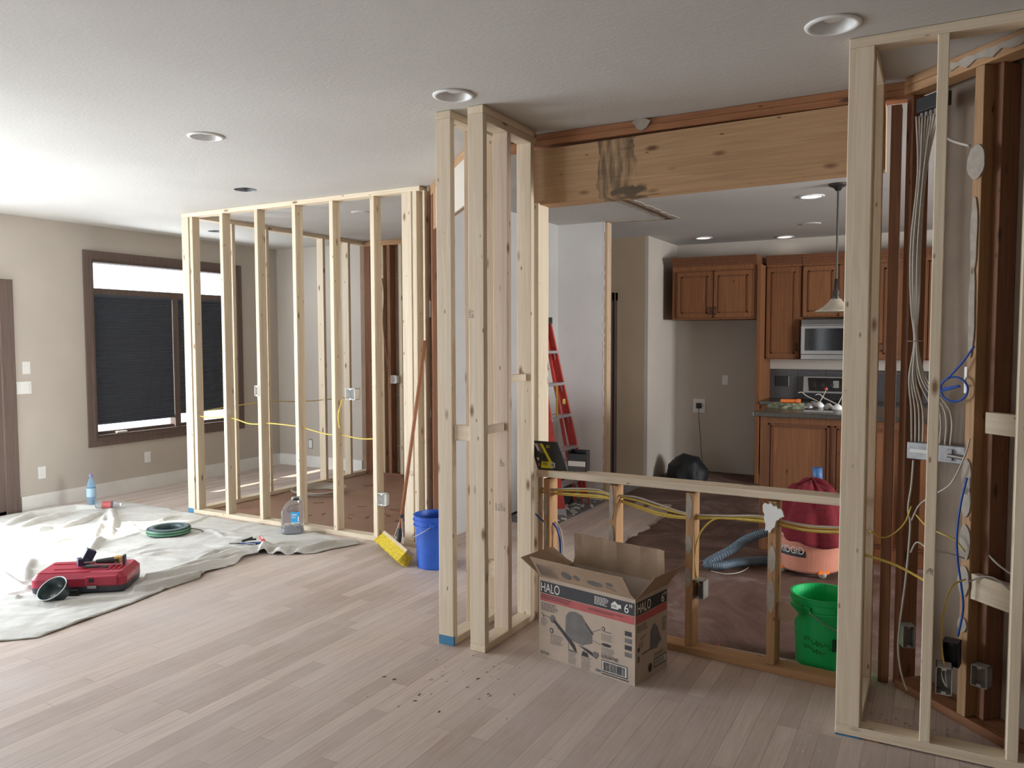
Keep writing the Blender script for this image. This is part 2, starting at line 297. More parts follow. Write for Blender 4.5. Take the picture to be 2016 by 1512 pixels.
class Decal:
    def __init__(s, O, U, V, parent, off=.0008):
        s.O = Vector(O); s.U = Vector(U).normalized(); s.V = Vector(V).normalized(); s.N = s.U.cross(s.V); s.p = parent; s.off = off; s.m = {}
    def _pt(s, x, y, k=1): return s.O+s.U*x+s.V*y+s.N*s.off*k
    def poly(s, pts, m, k=1):
        key = m.name
        if key not in s.m: s.m[key] = (m, bmesh.new())
        bm = s.m[key][1]; bm.faces.new([bm.verts.new(s._pt(x, y, k)) for x, y in pts]); return s
    def rect(s, x0, y0, x1, y1, m, k=1): return s.poly([(x0, y0), (x1, y0), (x1, y1), (x0, y1)], m, k)
    def disc(s, x, y, rx, ry, m, k=1, n=20): return s.poly([(x+rx*math.cos(2*PI*i/n), y+ry*math.sin(2*PI*i/n)) for i in range(n)], m, k)
    def line(s, x0, y0, x1, y1, wd, m, k=1):
        d = Vector((x1-x0, y1-y0)).normalized(); q = Vector((-d.y, d.x))*wd/2
        return s.poly([(x0-q.x, y0-q.y), (x1-q.x, y1-q.y), (x1+q.x, y1+q.y), (x0+q.x, y0+q.y)], m, k)
    def small(s, x, y, w_, rows, m, h=.004, k=1):
        for i in range(rows):
            xx = x; ww = w_*random.uniform(.7, 1)
            while xx < x+ww:
                l = random.uniform(.006, .016); s.rect(xx, y-i*h*1.7, min(xx+l, x+ww), y-i*h*1.7+h*.75, m, k); xx += l+.003
        return s
    def text(s, txt, x, y, h, m, width=None, k=2, rot=0):
        c = bpy.data.curves.new('t', 'FONT'); c.body = txt; o = bpy.data.objects.new('t', c); COL.objects.link(o)
        me = bpy.data.meshes.new_from_object(o); bpy.data.objects.remove(o); bpy.data.curves.remove(c)
        co = [v.co.copy() for v in me.vertices]
        if not co: return s
        x0 = min(v.x for v in co); x1 = max(v.x for v in co); y0 = min(v.y for v in co); y1 = max(v.y for v in co)
        ky = h/(y1-y0); kx = width/(x1-x0) if width else ky; cr, sr = math.cos(rot), math.sin(rot)
        if m.name not in s.m: s.m[m.name] = (m, bmesh.new())
        bm = s.m[m.name][1]; vs = []
        for v in co:
            px, py = (v.x-x0)*kx, (v.y-y0)*ky; vs.append(bm.verts.new(s._pt(x+px*cr-py*sr, y+px*sr+py*cr, k)))
        for f in me.polygons:
            try: bm.faces.new([vs[i] for i in f.vertices])
            except ValueError: pass
        bpy.data.meshes.remove(me); return s
    def build(s, names=None):
        for i, (key, (m, bm)) in enumerate(s.m.items()):
            me = bpy.data.meshes.new('print'); bm.to_mesh(me); bm.free(); me.materials.append(m)
            o = bpy.data.objects.new((names or {}).get(key, 'printed_marks'), me); COL.objects.link(o); o.parent = s.p
C = 2.74

# ================================================================== SETTING
cans = []   # (x, y, state)
for px, py, st in [(893, 187, 'off'), (405, 268, 'off'), (482, 373, 'open'), (1640, 48, 'off'), (1598, 386, 'on'), (1385, 468, 'on'), (1545, 466, 'on'), (1597, 440, 'cover'), (712, 418, 'cover'), (425, 455, 'open')]:
    p = P(px, py, 2, C); cans.append((p.x, p.y, st))
XL, XR, YB, YF = -7.5, 5.5, -5.0, 9.5
bm = bmesh.new(); edges = []
def loop(pts):
    vs = [bm.verts.new((x, y, C)) for x, y in pts]
    for i in range(len(vs)): edges.append(bm.edges.new((vs[i], vs[(i+1) % len(vs)])))
loop([(XL-.1, YB-.1), (XR+.1, YB-.1), (XR+.1, YF+.1), (XL-.1, YF+.1)])
for x, y, st in cans:
    if st != 'cover': loop([(x+.078*math.cos(a*PI/16), y+.078*math.sin(a*PI/16)) for a in range(32)])
bmesh.ops.triangle_fill(bm, use_beauty=True, use_dissolve=False, edges=edges)
for f in bm.faces:
    if f.normal.z > 0: f.normal_flip()
mb = MB(); mb.bm.free(); mb.bm = bm
struct('ceiling', mb, CEIL, keep=True)
struct('sky_block_slab', MB().box((XL-.3, YB-.3, C+.25), (XR+.3, YF+.3, C+.35)), CONC)  # unseen cover put in to keep sky light out of the can holes
def wallbox(mb, holes, ax, c0, c1, a0, a1):
    """wall slab between c0,c1 on axis ax, spanning a0..a1, with rectangular holes (b0,b1,z0,z1)"""
    def bx(p0, p1, z0, z1):
        if p1-p0 < 1e-4 or z1-z0 < 1e-4: return
        if ax == 0: mb.box((c0, p0, z0), (c1, p1, z1))
        else: mb.box((p0, c0, z0), (p1, c1, z1))
    cur = a0
    for b0, b1, z0, z1 in sorted(holes):
        bx(cur, b0, -.03, C+.2); bx(b0, b1, -.03, z0); bx(b0, b1, z1, C+.2); cur = b1
    bx(cur, a1, -.03, C+.2)
    return mb
WY0, WY1, WZ0, WZ1 = 4.89, 6.70, .61, 2.40
struct('wall_left', wallbox(MB(), [(-.0, 4.0, 0, 2.06), (WY0, WY1, WZ0, WZ1)], 0, XL-.16, XL, YB-.1, 7.5), TAUPE)
struct('wall_rear', wallbox(MB(), [(-6.3, -2.9, .4, 2.4)], 1, YB-.15, YB, XL-.1, XR+.1), BACKPAINT)
struct('wall_right', wallbox(MB(), [(4.1, 6.4, .9, 2.2)], 0, XR, XR+.15, YB-.1, YF+.1), BACKPAINT)
struct('light_stop_wall', MB().box((1.2, 3.34, -.0175), (XR, 3.46, C-.001)), BACKPAINT)  # unseen wall added to stop kitchen light leaking into the living side
struct('wall_back', MB().box((XL-.1, 7.38, -.03), (-6.14, 7.5, C+.2)), TAUPE)
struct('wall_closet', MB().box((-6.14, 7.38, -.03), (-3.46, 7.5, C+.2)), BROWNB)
struct('wall_hall', MB().box((-3.46, 7.23, -.03), (-2.965, 7.345, C)), WHITE)
struct('wall_passage', MB().box((-7.5, 8.45, -.03), (-2.971, 8.6, C+.2)), TAN)
struct('wall_fridge', MB().box((-2.97, 8.451, -.03), (-2.93, YF, C+.2)), TAUPE)
struct('wall_kitchen', MB().box((-3.05, YF, -.03), (XR+.1, YF+.12, C+.2)), TAUPE)
struct('wall_east', MB().box((-3.475, 5.06, -.02), (-3.46, 7.24, C)), GREYBOARD)
# torn end stud of the hall wall
fr = Frame('wall_end_stud', 'dusty bare end stud of the white hall wall beside the red ladder', 'stud', (-2.915, 7.29, -.018))
fr.b('stud', (-2.964, 7.235, -.018), (-2.927, 7.34, C-.005), PINEW)
mb = MB()
for i in range(26):
    z = .1+i*.1+random.random()*.05; mb.box((-2.965, 7.228, z), (-2.965+.003+random.random()*.007, 7.234, z+.03+random.random()*.09))
mb.build('torn_paper', WHITE, fr.o, loc=Vector((2.915, -7.29, .018)))['kind'] = 'stuff'

# floors
jag = [(-2.2, 4.02)]
y = 4.02
while y < 6.9:
    jag.append((-2.2+random.uniform(-.015, .03), y+.02)); y += random.uniform(.12, .3); jag.append((-2.2+random.uniform(-.015, .03), y))
for i, (x0, x1) in enumerate([(-2.2, -2.28), (-2.28, -2.36), (-2.36, -2.45), (-2.45, -2.53), (-2.53, -2.62), (-2.62, -2.7), (-2.7, -2.78), (-2.78, -2.9)]):
    yy = 6.95+(.35 if i % 3 == 1 else (.05 if i % 3 == 0 else .2)); jag += [(x0, yy), (x1, yy)]
hall = [(-3.46, 4.02)]+jag+[(-2.9, 5.95), (-3.46, 5.95)]
mb = MB(); mb.prism([(XL-.05, YB-.05), (XR+.05, YB-.05), (XR+.05, 4.02), (XL-.05, 4.02)], -.018, 0)
mb.prism([(XL-.05, 4.02), (-3.46, 4.02), (-3.46, 7.4), (XL-.05, 7.4)], -.018, 0)
mb.prism(hall, -.018, 0)
struct('floor', mb, HARD)
struct('floor_kitchen', MB().box((-3.46, 4.021, -.05), (XR+.1, YF+.05, -.0185)), UNDER)
struct('floor_hall', MB().box((-7.5, 5.96, -.0184), (-2.905, 8.46, -.014)), DUSTY)
struct('floor_base', MB().box((XL-.2, YB-.2, -.2), (XR+.2, YF+.2, -.0505)), CONC)
struct('floor_closet', MB().box((-6.01, 4.955, .0002), (-3.56, 7.38, .003)), CLOSF)

# baseboards and trims
mb = MB(); mb.box((XL, 4.13, 0), (XL+.014, 7.38, .14)); struct('baseboard_left', mb, BASEW)
struct('baseboard_back', MB().box((XL, 7.366, 0), (-6.14, 7.38, .14)), BASEW)
struct('baseboard_kitchen', MB().box((-2.93, 9.486, -.018), (-1.86, YF, .09)), TAUPE)
# window 1: casing, frames, panes
win = bpy.data.objects.new('window_1', None); COL.objects.link(win); win.location = (XL, 5.795, WZ0); win['kind'] = 'structure'
def wpart(name, mb, m): return mb.build(name, m, win, loc=-Vector(win.location))
ca = MB()
for a, b in [((WY0-.09, WZ0-.09), (WY1+.09, WZ0)), ((WY0-.09, WZ1), (WY1+.09, WZ1+.09)), ((WY0-.09, WZ0), (WY0, WZ1)), ((WY1, WZ0), (WY1+.09, WZ1))]:
    ca.box((XL, a[0], a[1]), (XL+.018, b[0], b[1]))
for a, b in [((WY0-.03, WZ0-.03), (WY1+.03, WZ0-.012)), ((WY0-.03, WZ1+.012), (WY1+.03, WZ1+.03)), ((WY0-.03, WZ0-.012), (WY0-.012, WZ1+.012)), ((WY1+.012, WZ0-.012), (WY1+.03, WZ1+.012))]:
    ca.box((XL+.018, a[0], a[1]), (XL+.026, b[0], b[1]))
wpart('casing', ca, TRIM)
jb = MB()
jb.box((XL-.15, WY0, WZ0), (XL, WY0+.02, WZ1)); jb.box((XL-.15, WY1-.02, WZ0), (XL, WY1, WZ1)); jb.box((XL-.15, WY0, WZ0), (XL, WY1, WZ0+.02)); jb.box((XL-.15, WY0, WZ1-.02), (XL, WY1, WZ1))
jb.box((XL-.12, WY0, 2.06), (XL-.03, WY1, 2.12)); jb.box((XL-.12, 5.85, WZ0), (XL-.03, 5.92, 2.06))
wpart('window_frame', jb, TRIM)
sb = MB()
for y0, y1 in ((WY0+.02, 5.85), (5.92, WY1-.02)):
    sb.box((XL-.11, y0, WZ0+.02), (XL-.07, y1, WZ0+.05))
wpart('sash', sb, TRIM)
for y0, y1, z0, z1 in ((WY0+.02, 5.85, WZ0+.05, 2.06), (5.92, WY1-.02, WZ0+.05, 2.06), (WY0+.02, WY1-.02, 2.12, WZ1-.02)):
    wpart('glass_pane', MB().box((XL-.095, y0, z0), (XL-.09, y1, z1)), GLASS)
wpart('crank_handle', MB().box((XL-.05, 5.13, WZ0+.02), (XL-.02, 5.25, WZ0+.04), bev=.004), BASEW)
for i, (y0, y1, zb, lab) in enumerate([(WY0+.025, 5.845, .735, 'dark pleated cellular shade covering the wider left pane of the big window'), (5.925, WY1-.025, .77, 'dark pleated cellular shade on the right pane, seen behind the framing studs')]):
    sh = thing('window_shade', lab, 'window shade', (XL-.04, (y0+y1)/2, zb))
    hw = (y1-y0)/2; pr_ = []
    n = int((2.04-zb)/.011)
    mb = MB(); va = []
    for k in range(n+1):
        z = .02+k*(2.04-zb-.02)/n; x = .006 if k % 2 else -.004
        va.append((mb.bm.verts.new((x, -hw, z)), mb.bm.verts.new((x, hw, z))))
    for a, b in zip(va, va[1:]): mb.bm.faces.new((a[0], a[1], b[1], b[0]))
    mb.build('pleated_fabric', SHADE, sh, solid=.004)
    MB().box((-.015, -hw, 0), (.012, hw, .022), bev=.003).build('bottom_rail', SHADE, sh)
    MB().box((-.02, -hw, 2.03-zb), (.015, hw, 2.058-zb), bev=.003).build('headrail', SHADE, sh)
    if i == 0:
        MB().tube([(.02, hw-.012, 1.3), (.022, hw-.015, .6), (.02, hw-.012, .05)], .0025, 5).build('pull_cord', PLASTIC, sh)
# patio door at the left edge: casing, glazed leaf, an added opaque panel and an unseen slab limiting the sun
dr = bpy.data.objects.new('door_1', None); COL.objects.link(dr); dr.location = (XL, 2.65, 0); dr['kind'] = 'structure'
def dpart(name, mb, m): return mb.build(name, m, dr, loc=-Vector(dr.location))
dpart('casing', MB().box((XL, 4.0, 0), (XL+.022, 4.115, 2.0499)).box((XL, -.11, 0), (XL+.022, 0, 2.0499)).box((XL, -.11, 2.05), (XL+.022, 4.115, 2.15)), TRIM)
dpart('door_frame', MB().box((XL-.15, 3.9, 0), (XL-.001, 4.0, 2.06)).box((XL-.1, 3.25, 0), (XL-.04, 3.33, 2.06)).box((XL-.15, 0, 0), (XL-.001, .08, 2.06)).box((XL-.1, 1.3, 0), (XL-.04, 1.38, 2.06)).box((XL-.15, 0, 0), (XL-.001, 4.0, .03)).box((XL-.1, 3.33, 0), (XL-.06, 3.9, 2.06)), TRIM)  # the last, opaque panel is added to bound the sun patch
dpart('glass_pane', MB().box((XL-.075, .08, .03), (XL-.07, 3.25, 2.06)), GLASS)
struct('sun_block_slab', MB().box((-8.95, -5.2, 2.62), (-7.67, 4.25, 2.72)).box((-8.15, 4.25, 2.62), (-7.67, 7.6, 2.72)), CONC)  # unseen slab added to cut off high sun at door and transom
w2 = bpy.data.objects.new('window_2', None); COL.objects.link(w2); w2.location = (-4.6, YB, .4); w2['kind'] = 'structure'
m_ = MB()
for x in (-6.3, -5.17, -4.04, -2.95): m_.box((x, YB-.1, .4), (x+.05, YB-.05, 2.4))
m_.box((-6.3, YB-.1, .4), (-2.9, YB-.05, .45)).box((-6.3, YB-.1, 2.35), (-2.9, YB-.05, 2.4))
m_.build('window_frame', TRIM, w2, loc=-Vector(w2.location))
w3 = bpy.data.objects.new('added_window', None); COL.objects.link(w3); w3.location = (XR, 5.6, .95); w3['kind'] = 'structure'  # unseen window, added where it lights the white hall wall
MB().box((XR+.05, 4.8, .95), (XR+.1, 4.85, 2.2)).box((XR+.05, 6.35, .95), (XR+.1, 6.4, 2.2)).box((XR+.05, 4.8, .95), (XR+.1, 6.4, 1)).build('window_frame', TRIM, w3, loc=-Vector(w3.location))
# passage door beside the hall wall
d2 = bpy.data.objects.new('door_2', None); COL.objects.link(d2); d2.location = (-3.75, 8.45, -.018); d2['kind'] = 'structure'
MB().box((.36, -.022, 0), (.46, 0, 2.14)).box((.385, -.03, 0), (.40, -.022, 2.14)).box((.43, -.03, 0), (.445, -.022, 2.14)).box((-.46, -.022, 0), (-.36, 0, 2.14)).box((-.46, -.022, 2.05), (.46, 0, 2.14)).build('casing', TRIM, d2)
MB().box((-.36, -.012, 0), (.36, -.002, 2.05)).build('door_panel', TRIM, d2)
# torn scar in the ceiling where the old walls met it
def ragged(pts, wd, n=14):
    L_ = []; R_ = []
    for i in range(n+1):
        u = i/n; p = pts[0].lerp(pts[1], u); d = (pts[1]-pts[0]).normalized(); q = Vector((-d.y, d.x, 0))
        L_.append(p+q*wd*random.uniform(.35, .65)); R_.append(p-q*wd*random.uniform(.35, .65))
    return [(v.x, v.y) for v in L_+R_[::-1]]
pA, pB, pC_ = Vector((-2.36, 5.4, 0)), Vector((-2.32, 7.36, 0)), Vector((-2.93, 7.28, 0))
struct('trim_1', MB().prism(ragged([pA, pB], .12, 30), C-.006, C-.0005), PLASTER)
struct('trim_2', MB().prism(ragged([pA, pB], .045, 24), C-.009, C-.0062), CONC)
struct('trim_3', MB().prism(ragged([pC_, pB], .07, 16), C-.006, C-.0005), PLASTER)

# ================================================================== LIGHT FITTINGS
names = ['recessed ceiling light nearest the tall framed column', 'recessed ceiling light over the drop cloth, left of the framed column', 'open unlit can hole in the ceiling before the closet framing', 'recessed ceiling light above the right framed chase, largest in view',
         'lit recessed light in the kitchen ceiling beside the pendant canopy', 'small lit recessed light over the fridge space cabinets', 'small lit recessed light over the tall upper cabinet door', 'flat round cover plate on the kitchen ceiling, unlit',
         'flat round cover plate on the ceiling inside the closet framing', 'dark open can hole in the ceiling by the left window']
for (x, y, st), nm in zip(cans, names):
    cl = thing('ceiling_light', nm, 'ceiling light', (x, y, C), group='ceiling light openings')
    if st == 'cover':
        MB().lathe([(.001, -.012), (.085, -.01), (.095, 0), (.001, 0)], 32).build('cover_plate', CEIL, cl, smooth=False); continue
    if st != 'open':
        MB().lathe([(.078, .005), (.076, -.006), (.086, -.010), (.098, -.006), (.1, -.001), (.078, -.001)], 40).build('trim_ring', PLASTIC, cl, smooth=True)
    else:
        MB().lathe([(.078, .004), (.078, -.003), (.083, -.003), (.083, -.0005)], 40).build('trim_ring', GALV, cl, smooth=True)
    MB().lathe([(.0775, -.001), (.076, .06), (.07, .15), (.001, .15)] if st != 'off' else [(.0775, -.001), (.066, .035), (.055, .055), (.001, .056)], 32).build('housing', GALV if st == 'open' else PLASTIC, cl, smooth=True)
    if st == 'off': MB().lathe([(.001, .012), (.03, .016), (.045, .03), (.05, .0555)], 24).build('bulb', PLASTIC, cl, smooth=True)
    if st == 'on': MB().lathe([(.001, .02), (.045, .025), (.058, .05), (.05, .10), (.02, .149)], 24).build('bulb', LAMPON, cl, smooth=True)

# ================================================================== FRAMING
STD = .038; W4 = .089
# closet front wall (new lumber)
Y0 = 4.86
f = Frame('stud_wall', 'new pine stud wall on the left, blue tape at its corner, open closet behind it', 'stud wall', (-4.8, Y0, 0))
f.b('top_plate', (-6.11, Y0, C-STD), (-3.47, Y0+W4, C-.001)); f.b('bottom_plate', (-6.11, Y0, 0.0005), (-3.47, Y0+W4, STD))
f.b('stud', (-6.11, Y0, STD), (-6.11+W4, Y0+STD, C-STD))
f.b('stud', (-6.015, Y0+.01, STD), (-6.015+STD, Y0+W4, C-STD))
for px in (433, 501, 575, 648, 728):
    x = P(px+9, 700, 1, Y0).x-.028; f.b('stud', (x, Y0, STD), (x+STD, Y0+W4, C-STD))
xs = P(793, 700, 1, Y0).x
f.b('stud', (xs, Y0+.002, STD), (xs+W4, Y0+STD, C-STD))
f.b('stud', (xs+W4+.012, Y0, STD), (xs+W4+.012+STD, Y0+W4, C-STD))
f.b('stud', (xs+.165+.03, Y0, STD), (xs+.195+.018, Y0+W4, C-STD))
MB().box((-6.112, Y0-.0015, .001), (-6.04, Y0-.0005, .045)).build('painter_tape', TEAL, f.o, loc=-Vector(f.o.location))
f.o.children[0]
# closet side wall, running to the back wall
XS = -6.105
f2 = Frame('stud_wall', 'new pine stud wall running from the taped corner back to the far wall', 'stud wall', (XS, 6.2, 0))
f2.b('top_plate', (XS, 4.95, C-STD), (XS+W4, 7.37, C-.001)); f2.b('bottom_plate', (XS, 4.95, .004), (XS+W4, 7.37, STD+.003))
for px in (465, 531, 641, 690):
    yy = P(px, 700, 0, XS+W4).y; f2.b('stud', (XS, yy-.02, STD+.003), (XS+W4, yy+.018, C-STD))
# closet back: old red studs
f3 = Frame('stud_wall', 'old reddish stud wall closing the back of the closet, brown board behind', 'stud wall', (-4.9, 7.29, .003))
f3.b('top_plate', (-6.0, 7.28, C-.06), (-3.58, 7.37, C-.001), OLDO); f3.b('bottom_plate', (-6.0, 7.28, .003), (-3.58, 7.37, .04), OLD)
for px, wd, m in ((702, .09, OLD), (748, .06, PINEW), (763, .045, OLD), (786, .045, PINE), (815, .045, OLD)):
    x = P(px, 700, 1, 7.28).x
    x = max(x, -6.0); f3.b('stud', (x, 7.28, .04), (x+wd, 7.37, C-.06), m)
mb = MB()
for pz in (.35, .95, 2.3): mb.box((-6.0, 7.374, pz), (-3.6, 7.379, pz+.006))
mb.build('board_joint', PLASTER, f3.o, loc=-Vector(f3.o.location))
# closet east studs with grey board on far side
f4 = Frame('stud_wall', 'row of closet studs receding behind the broom handle', 'stud wall', (-3.52, 6.1, .003))
f4.b('top_plate', (-3.565, 4.96, C-STD), (-3.476, 7.27, C-.001)); f4.b('bottom_plate', (-3.565, 4.96, .0035), (-3.476, 7.27, STD))
for yy in (4.97, 5.36, 5.77, 6.17, 6.58, 6.99): f4.b('stud', (-3.565, yy, STD), (-3.476, yy+STD, C-STD), PINEW)
# old angled wall remains with header
f5 = Frame('angled_wall_remnant', 'old angled wall remnant with red stud, torn drywall and white header behind the column', 'stud wall', (-3.43, 4.93, 0), R(-45))
f5.b('top_plate', (.0, 0, C-.075), (1.35, .089, C-.001), OLDO); f5.b('stud', (.0, 0, .001), (.04, .089, C-.075), OLD)
f5.b('stud', (.06, 0, .001), (.1, .089, C-.075), OLD)
f5.b('header_board', (.16, .0, 2.40), (1.35, .03, C-.075), OLDO)
MB().box((.34, -.013, 2.395), (1.35, -.001, 2.67)).build('header_drywall', plain('cream_drywall', (.56, .51, .43), .85, var=.04, scale=4), f5.o)
mb = MB(); z = .05
while z < 2.5:
    h = random.uniform(.05, .4); 
    if random.random() < .75: mb.box((-.006, -.016, z), (random.uniform(.006, .016), -.001, z+h))
    z += h+random.uniform(0, .06)
mb.prism([(-.03, 1.87), (-.005, 1.9), (.03, 1.88), (.03, 1.76), (.0, 1.78)], .0, .01, Matrix.Rotation(PI/2, 4, 'X'))
mb.build('torn_drywall_edge', WHITE, f5.o)['kind'] = 'stuff'
# tall column: two short framed returns
YC = 3.355
f6 = Frame('framed_column', 'tall new pine framed column in the centre of the room, blue tape at its foot', 'stud column', (-2.15, 3.6, 0))
XA, XB = -2.292, -2.101
for x0, ym in ((XA, 3.90), (XB, 3.93)):
    f6.b('top_plate', (x0, YC, C-STD), (x0+W4, ym, C-.001)); f6.b('bottom_plate', (x0, YC, .0005), (x0+W4, ym, STD))
f6.b('top_plate', (XB, YC+.04, C-2*STD), (XB+W4, 3.93, C-STD-.001))
f6.b('stud', (XA, YC, STD), (XA+W4, YC+STD, C-STD)); f6.b('stud', (XB, YC, STD), (XB+W4, YC+STD, C-STD))
f6.b('stud', (XA, 3.62, STD), (XA+W4, 3.62+STD, C-STD), PINEW); f6.b('stud', (XA, 3.86, STD), (XA+W4, 3.86+STD, C-STD), PINEW)
f6.b('stud', (XB, 3.60, STD), (XB+W4, 3.60+STD, C-2*STD), lumber('rose_pine', (.72, .58, .45), (.58, .45, .34), (.2, .1, .05)))
f6.b('stud', (XB, 3.862, STD), (XB+W4, 3.90, C-2*STD))
f6.b('block', (XA+W4, 3.37, 1.075), (XB, 3.40, 1.155)); f6.b('block', (XA+W4, 3.64, .30), (XB, 3.67, .39))
f6.b('block', (XB+.03, 3.40, 1.11), (XB+.068, 3.60, 1.15)); f6.b('block', (XB+.02, 3.64, 1.36), (XB+.06, 3.86, 1.40))
f6.b('block', (XB+.01, 3.405, .95), (XB+.015, 3.44, 1.6), PINEW)
MB().box((XA-.0015, YC-.0015, .002), (XA+W4+.0005, YC-.0005, .05)).box((XA+W4+.0003, YC-.0015, .002), (XA+W4+.0012, YC+.012, .05)).build('painter_tape', TEAL, f6.o, loc=-Vector(f6.o.location))
O6 = Vector(f6.o.location)
def stamp(fr, O, U, V, lines, h):
    d = Decal(Vector(O)-Vector(fr.off), U, V, fr.o, .0006)
    for i, s_ in enumerate(lines): d.text(s_, 0, -i*h*1.5, h, INKG, k=1)
    d.build({INKG.name: 'grade_stamp'})
for (x0, yy, z0, ls) in ((XB+.012, YC-.0005, 1.70, ['S-DRY', 'No. 2']), (XB+.05, 3.5995, .92, ['S-DRY', 'SPF']), (XB+.02, 3.5995, .68, ['S-DRY', 'No. 2', 'S-DRY', 'SPF'])):
    stamp(f6, (x0, yy, z0), (0, 0, 1), (-1, 0, 0), ls, .011)
for px in (371, 452, 664):
    x = P(px, 810, 1, Y0).x; stamp(f, (x, Y0-.0005, .94), (0, 0, 1), (-1, 0, 0), ['S-DRY', 'No. 2'], .012)
stamp(f, (xs+.06, Y0+.0015, .55), (0, 0, 1), (-1, 0, 0), ['S-DRY', 'No. 2', 'SPF'], .012)
# header beam with the old plates above and the jack stud beneath
f7 = Frame('header_beam', 'wide plank header beam with dark stain and knots spanning the kitchen opening', 'beam', (-1.1, 4.02, 2.5))
bo = f7.b('beam_plank', (-2.05, 3.965, 2.352), (-.268, 4.10, 2.655), BEAMW, axis=0)
bo.matrix_basis = bo.matrix_basis @ Matrix.Rotation(-.011, 4, 'Y')
f8 = Frame('top_plate_pair', 'old reddish double plate running above the header beam under the ceiling', 'board', (-1.1, 4.03, 2.69))
f8.b('plate', (-2.3, 3.985, 2.670), (-.16, 4.09, 2.7045), OLDR); f8.b('plate', (-2.3, 3.99, 2.705), (-.16, 4.09, 2.739), OLDR)
blob = [(.0, .01), (.06, .03), (.12, .025), (.17, .0), (.15, -.03), (.13, -.055), (.09, -.075), (.05, -.06), (.03, -.03)]
MB().prism([(x*.6, y*.62) for x, y in blob], 0, .008, Matrix.Translation(P(1245, 243, 1, 3.984)-Vector(f8.o.location)) @ Matrix.Rotation(PI/2, 4, 'X')).build('plaster_lump', PLASTER, f8.o)
f9 = Frame('jack_stud', 'pale jack stud standing under the left end of the header beam', 'stud', (-2.03, 4.0, 0))
f9.b('post', (-2.048, 3.945, .0005), (-2.009, 4.075, 2.351))
# half wall, running very slightly towards the camera at its right end
YH = 3.93; SL = -.0905; HX0 = -2.008
def yh(x): return YH+SL*(x-HX0)
AH = math.atan(SL); CH_ = math.cos(AH)
def hwx(px, py=1100):
    d = P(px, py, 2, 0)-Vector((0, 0, H)); # ray to the slanted front plane
    t = (YH-SL*HX0)/(d.y-SL*d.x); return (d.x*t-HX0)/CH_
f10 = Frame('half_wall_frame', 'half wall of old orange studs with plaster smears under a new pale plate', 'half wall', (HX0, YH, 0), AH)
LH = (1.62)/CH_
def ztop(x): return .811+.012*x
pl0 = f10.b('top_plate', (.0, -.012, -.019), (LH, .105, .019)); pl0.matrix_basis = Matrix.Translation((0, 0, ztop(LH/2)+.019)) @ Matrix.Rotation(-.012, 4, 'Y') @ pl0.matrix_basis
f10.b('bottom_plate', (.03, -.008, .0), (LH, .09, .037), OLDO)
sx = [hwx(q) for q in (1070, 1199, 1349, 1511)]
for x in sx: f10.b('stud', (x, 0, .038), (x+.04, .089, ztop(x)-.001), OLDO)
def smear(x, z, w_, h):
    pts = [(math.cos(a*PI/10)*w_/2*(1+.15*random.random()), math.sin(a*PI/10)*h/2*(1+.1*random.random())) for a in range(20)]
    MB().prism(pts, 0, .002, Matrix.Translation(Vector((x, -.0005, z))) @ Matrix.Rotation(PI/2, 4, 'X')).build('plaster_smear', PLASTER, f10.o)
for x, z, w_, h in [(sx[0]+.015, .66, .026, .13), (sx[0]+.015, .50, .024, .16), (sx[1]+.013, .72, .024, .18), (sx[1]+.013, .52, .028, .16), (sx[2]+.018, .75, .030, .12), (sx[2]+.018, .56, .032, .09), (sx[2]+.016, .39, .032, .1), (sx[3]+.02, .55, .034, .12), (sx[3]+.018, .37, .034, .15)]: smear(x, z, w_, h)
MB().prism([(x*.42-.035, y*.9+.01) for x, y in [(0, .02), (.02, .034), (.06, .028), (.09, .036), (.12, .02), (.15, .024), (.17, .008), (.20, .012), (.22, -.004), (.235, -.03), (.20, -.034), (.17, -.05), (.15, -.055), (.135, -.09), (.11, -.10), (.08, -.125), (.06, -.11), (.03, -.115), (.035, -.08), (.015, -.05), (.022, -.03), (.002, -.01)]], 0, .012, Matrix.Translation((sx[3]+.012, -.001, ztop(sx[3])-.05)) @ Matrix.Rotation(PI/2, 4, 'X')).build('plaster_lump', WHITE, f10.o)
MB().prism([(.0, .035), (.03, .045), (.07, .03), (.10, .0), (.08, -.03), (.04, -.05), (.0, -.045)], 0, .004, Matrix.Translation(Vector((sx[3]+.041, .03, .30))) @ Matrix.Rotation(PI/2, 4, 'X')).build('drywall_scrap', CARDIN, f10.o)
# right chase: new frame
YR = 3.33
f11 = Frame('chase_frame', 'large new pine chase frame at the right edge, teal tape under its corner', 'stud wall', (.1, 3.4, 0))
f11.b('top_plate', (-.356, YR, C-STD), (1.2, YR+W4, C-.001)); f11.b('bottom_plate', (-.356, YR, .006), (1.2, YR+W4, .045))
f11.b('side_top_plate', (-.356, YR+W4, C-STD), (-.267, 3.90, C-.001)); f11.b('side_bottom_plate', (-.356, YR+W4, .006), (-.267, 3.90, .045))
f11.b('stud', (-.356, YR, .045), (-.267, YR+STD, C-STD)); f11.b('stud', (-.306, YR+STD+.001, .045), (-.268, YR+STD+W4, C-STD), PINEW)
f11.b('stud', (-.356, 3.862, .045), (-.267, 3.90, C-STD), PINEW)
for x in (-.056, .228, .63): f11.b('stud', (x, YR, .045), (x+STD, YR+W4, C-STD))
MB().box((-.355, YR-.001, .0), (-.265, YR+.03, .0055)).box((-.265, YR-.0008, .0), (-.262, YR+.02, .0055)).build('painter_tape', TEAL, f11.o, loc=-Vector(f11.o.location))
MB().box((-.255, YR+.003, 0), (-.19, YR+.06, .0055)).build('shim', OLD, f11.o, loc=-Vector(f11.o.location))
d = Decal(Vector((-.047, YR-.0006, .70))-Vector(f11.off), (1, 0, 0), (0, 0, 1), f11.o, .0004)
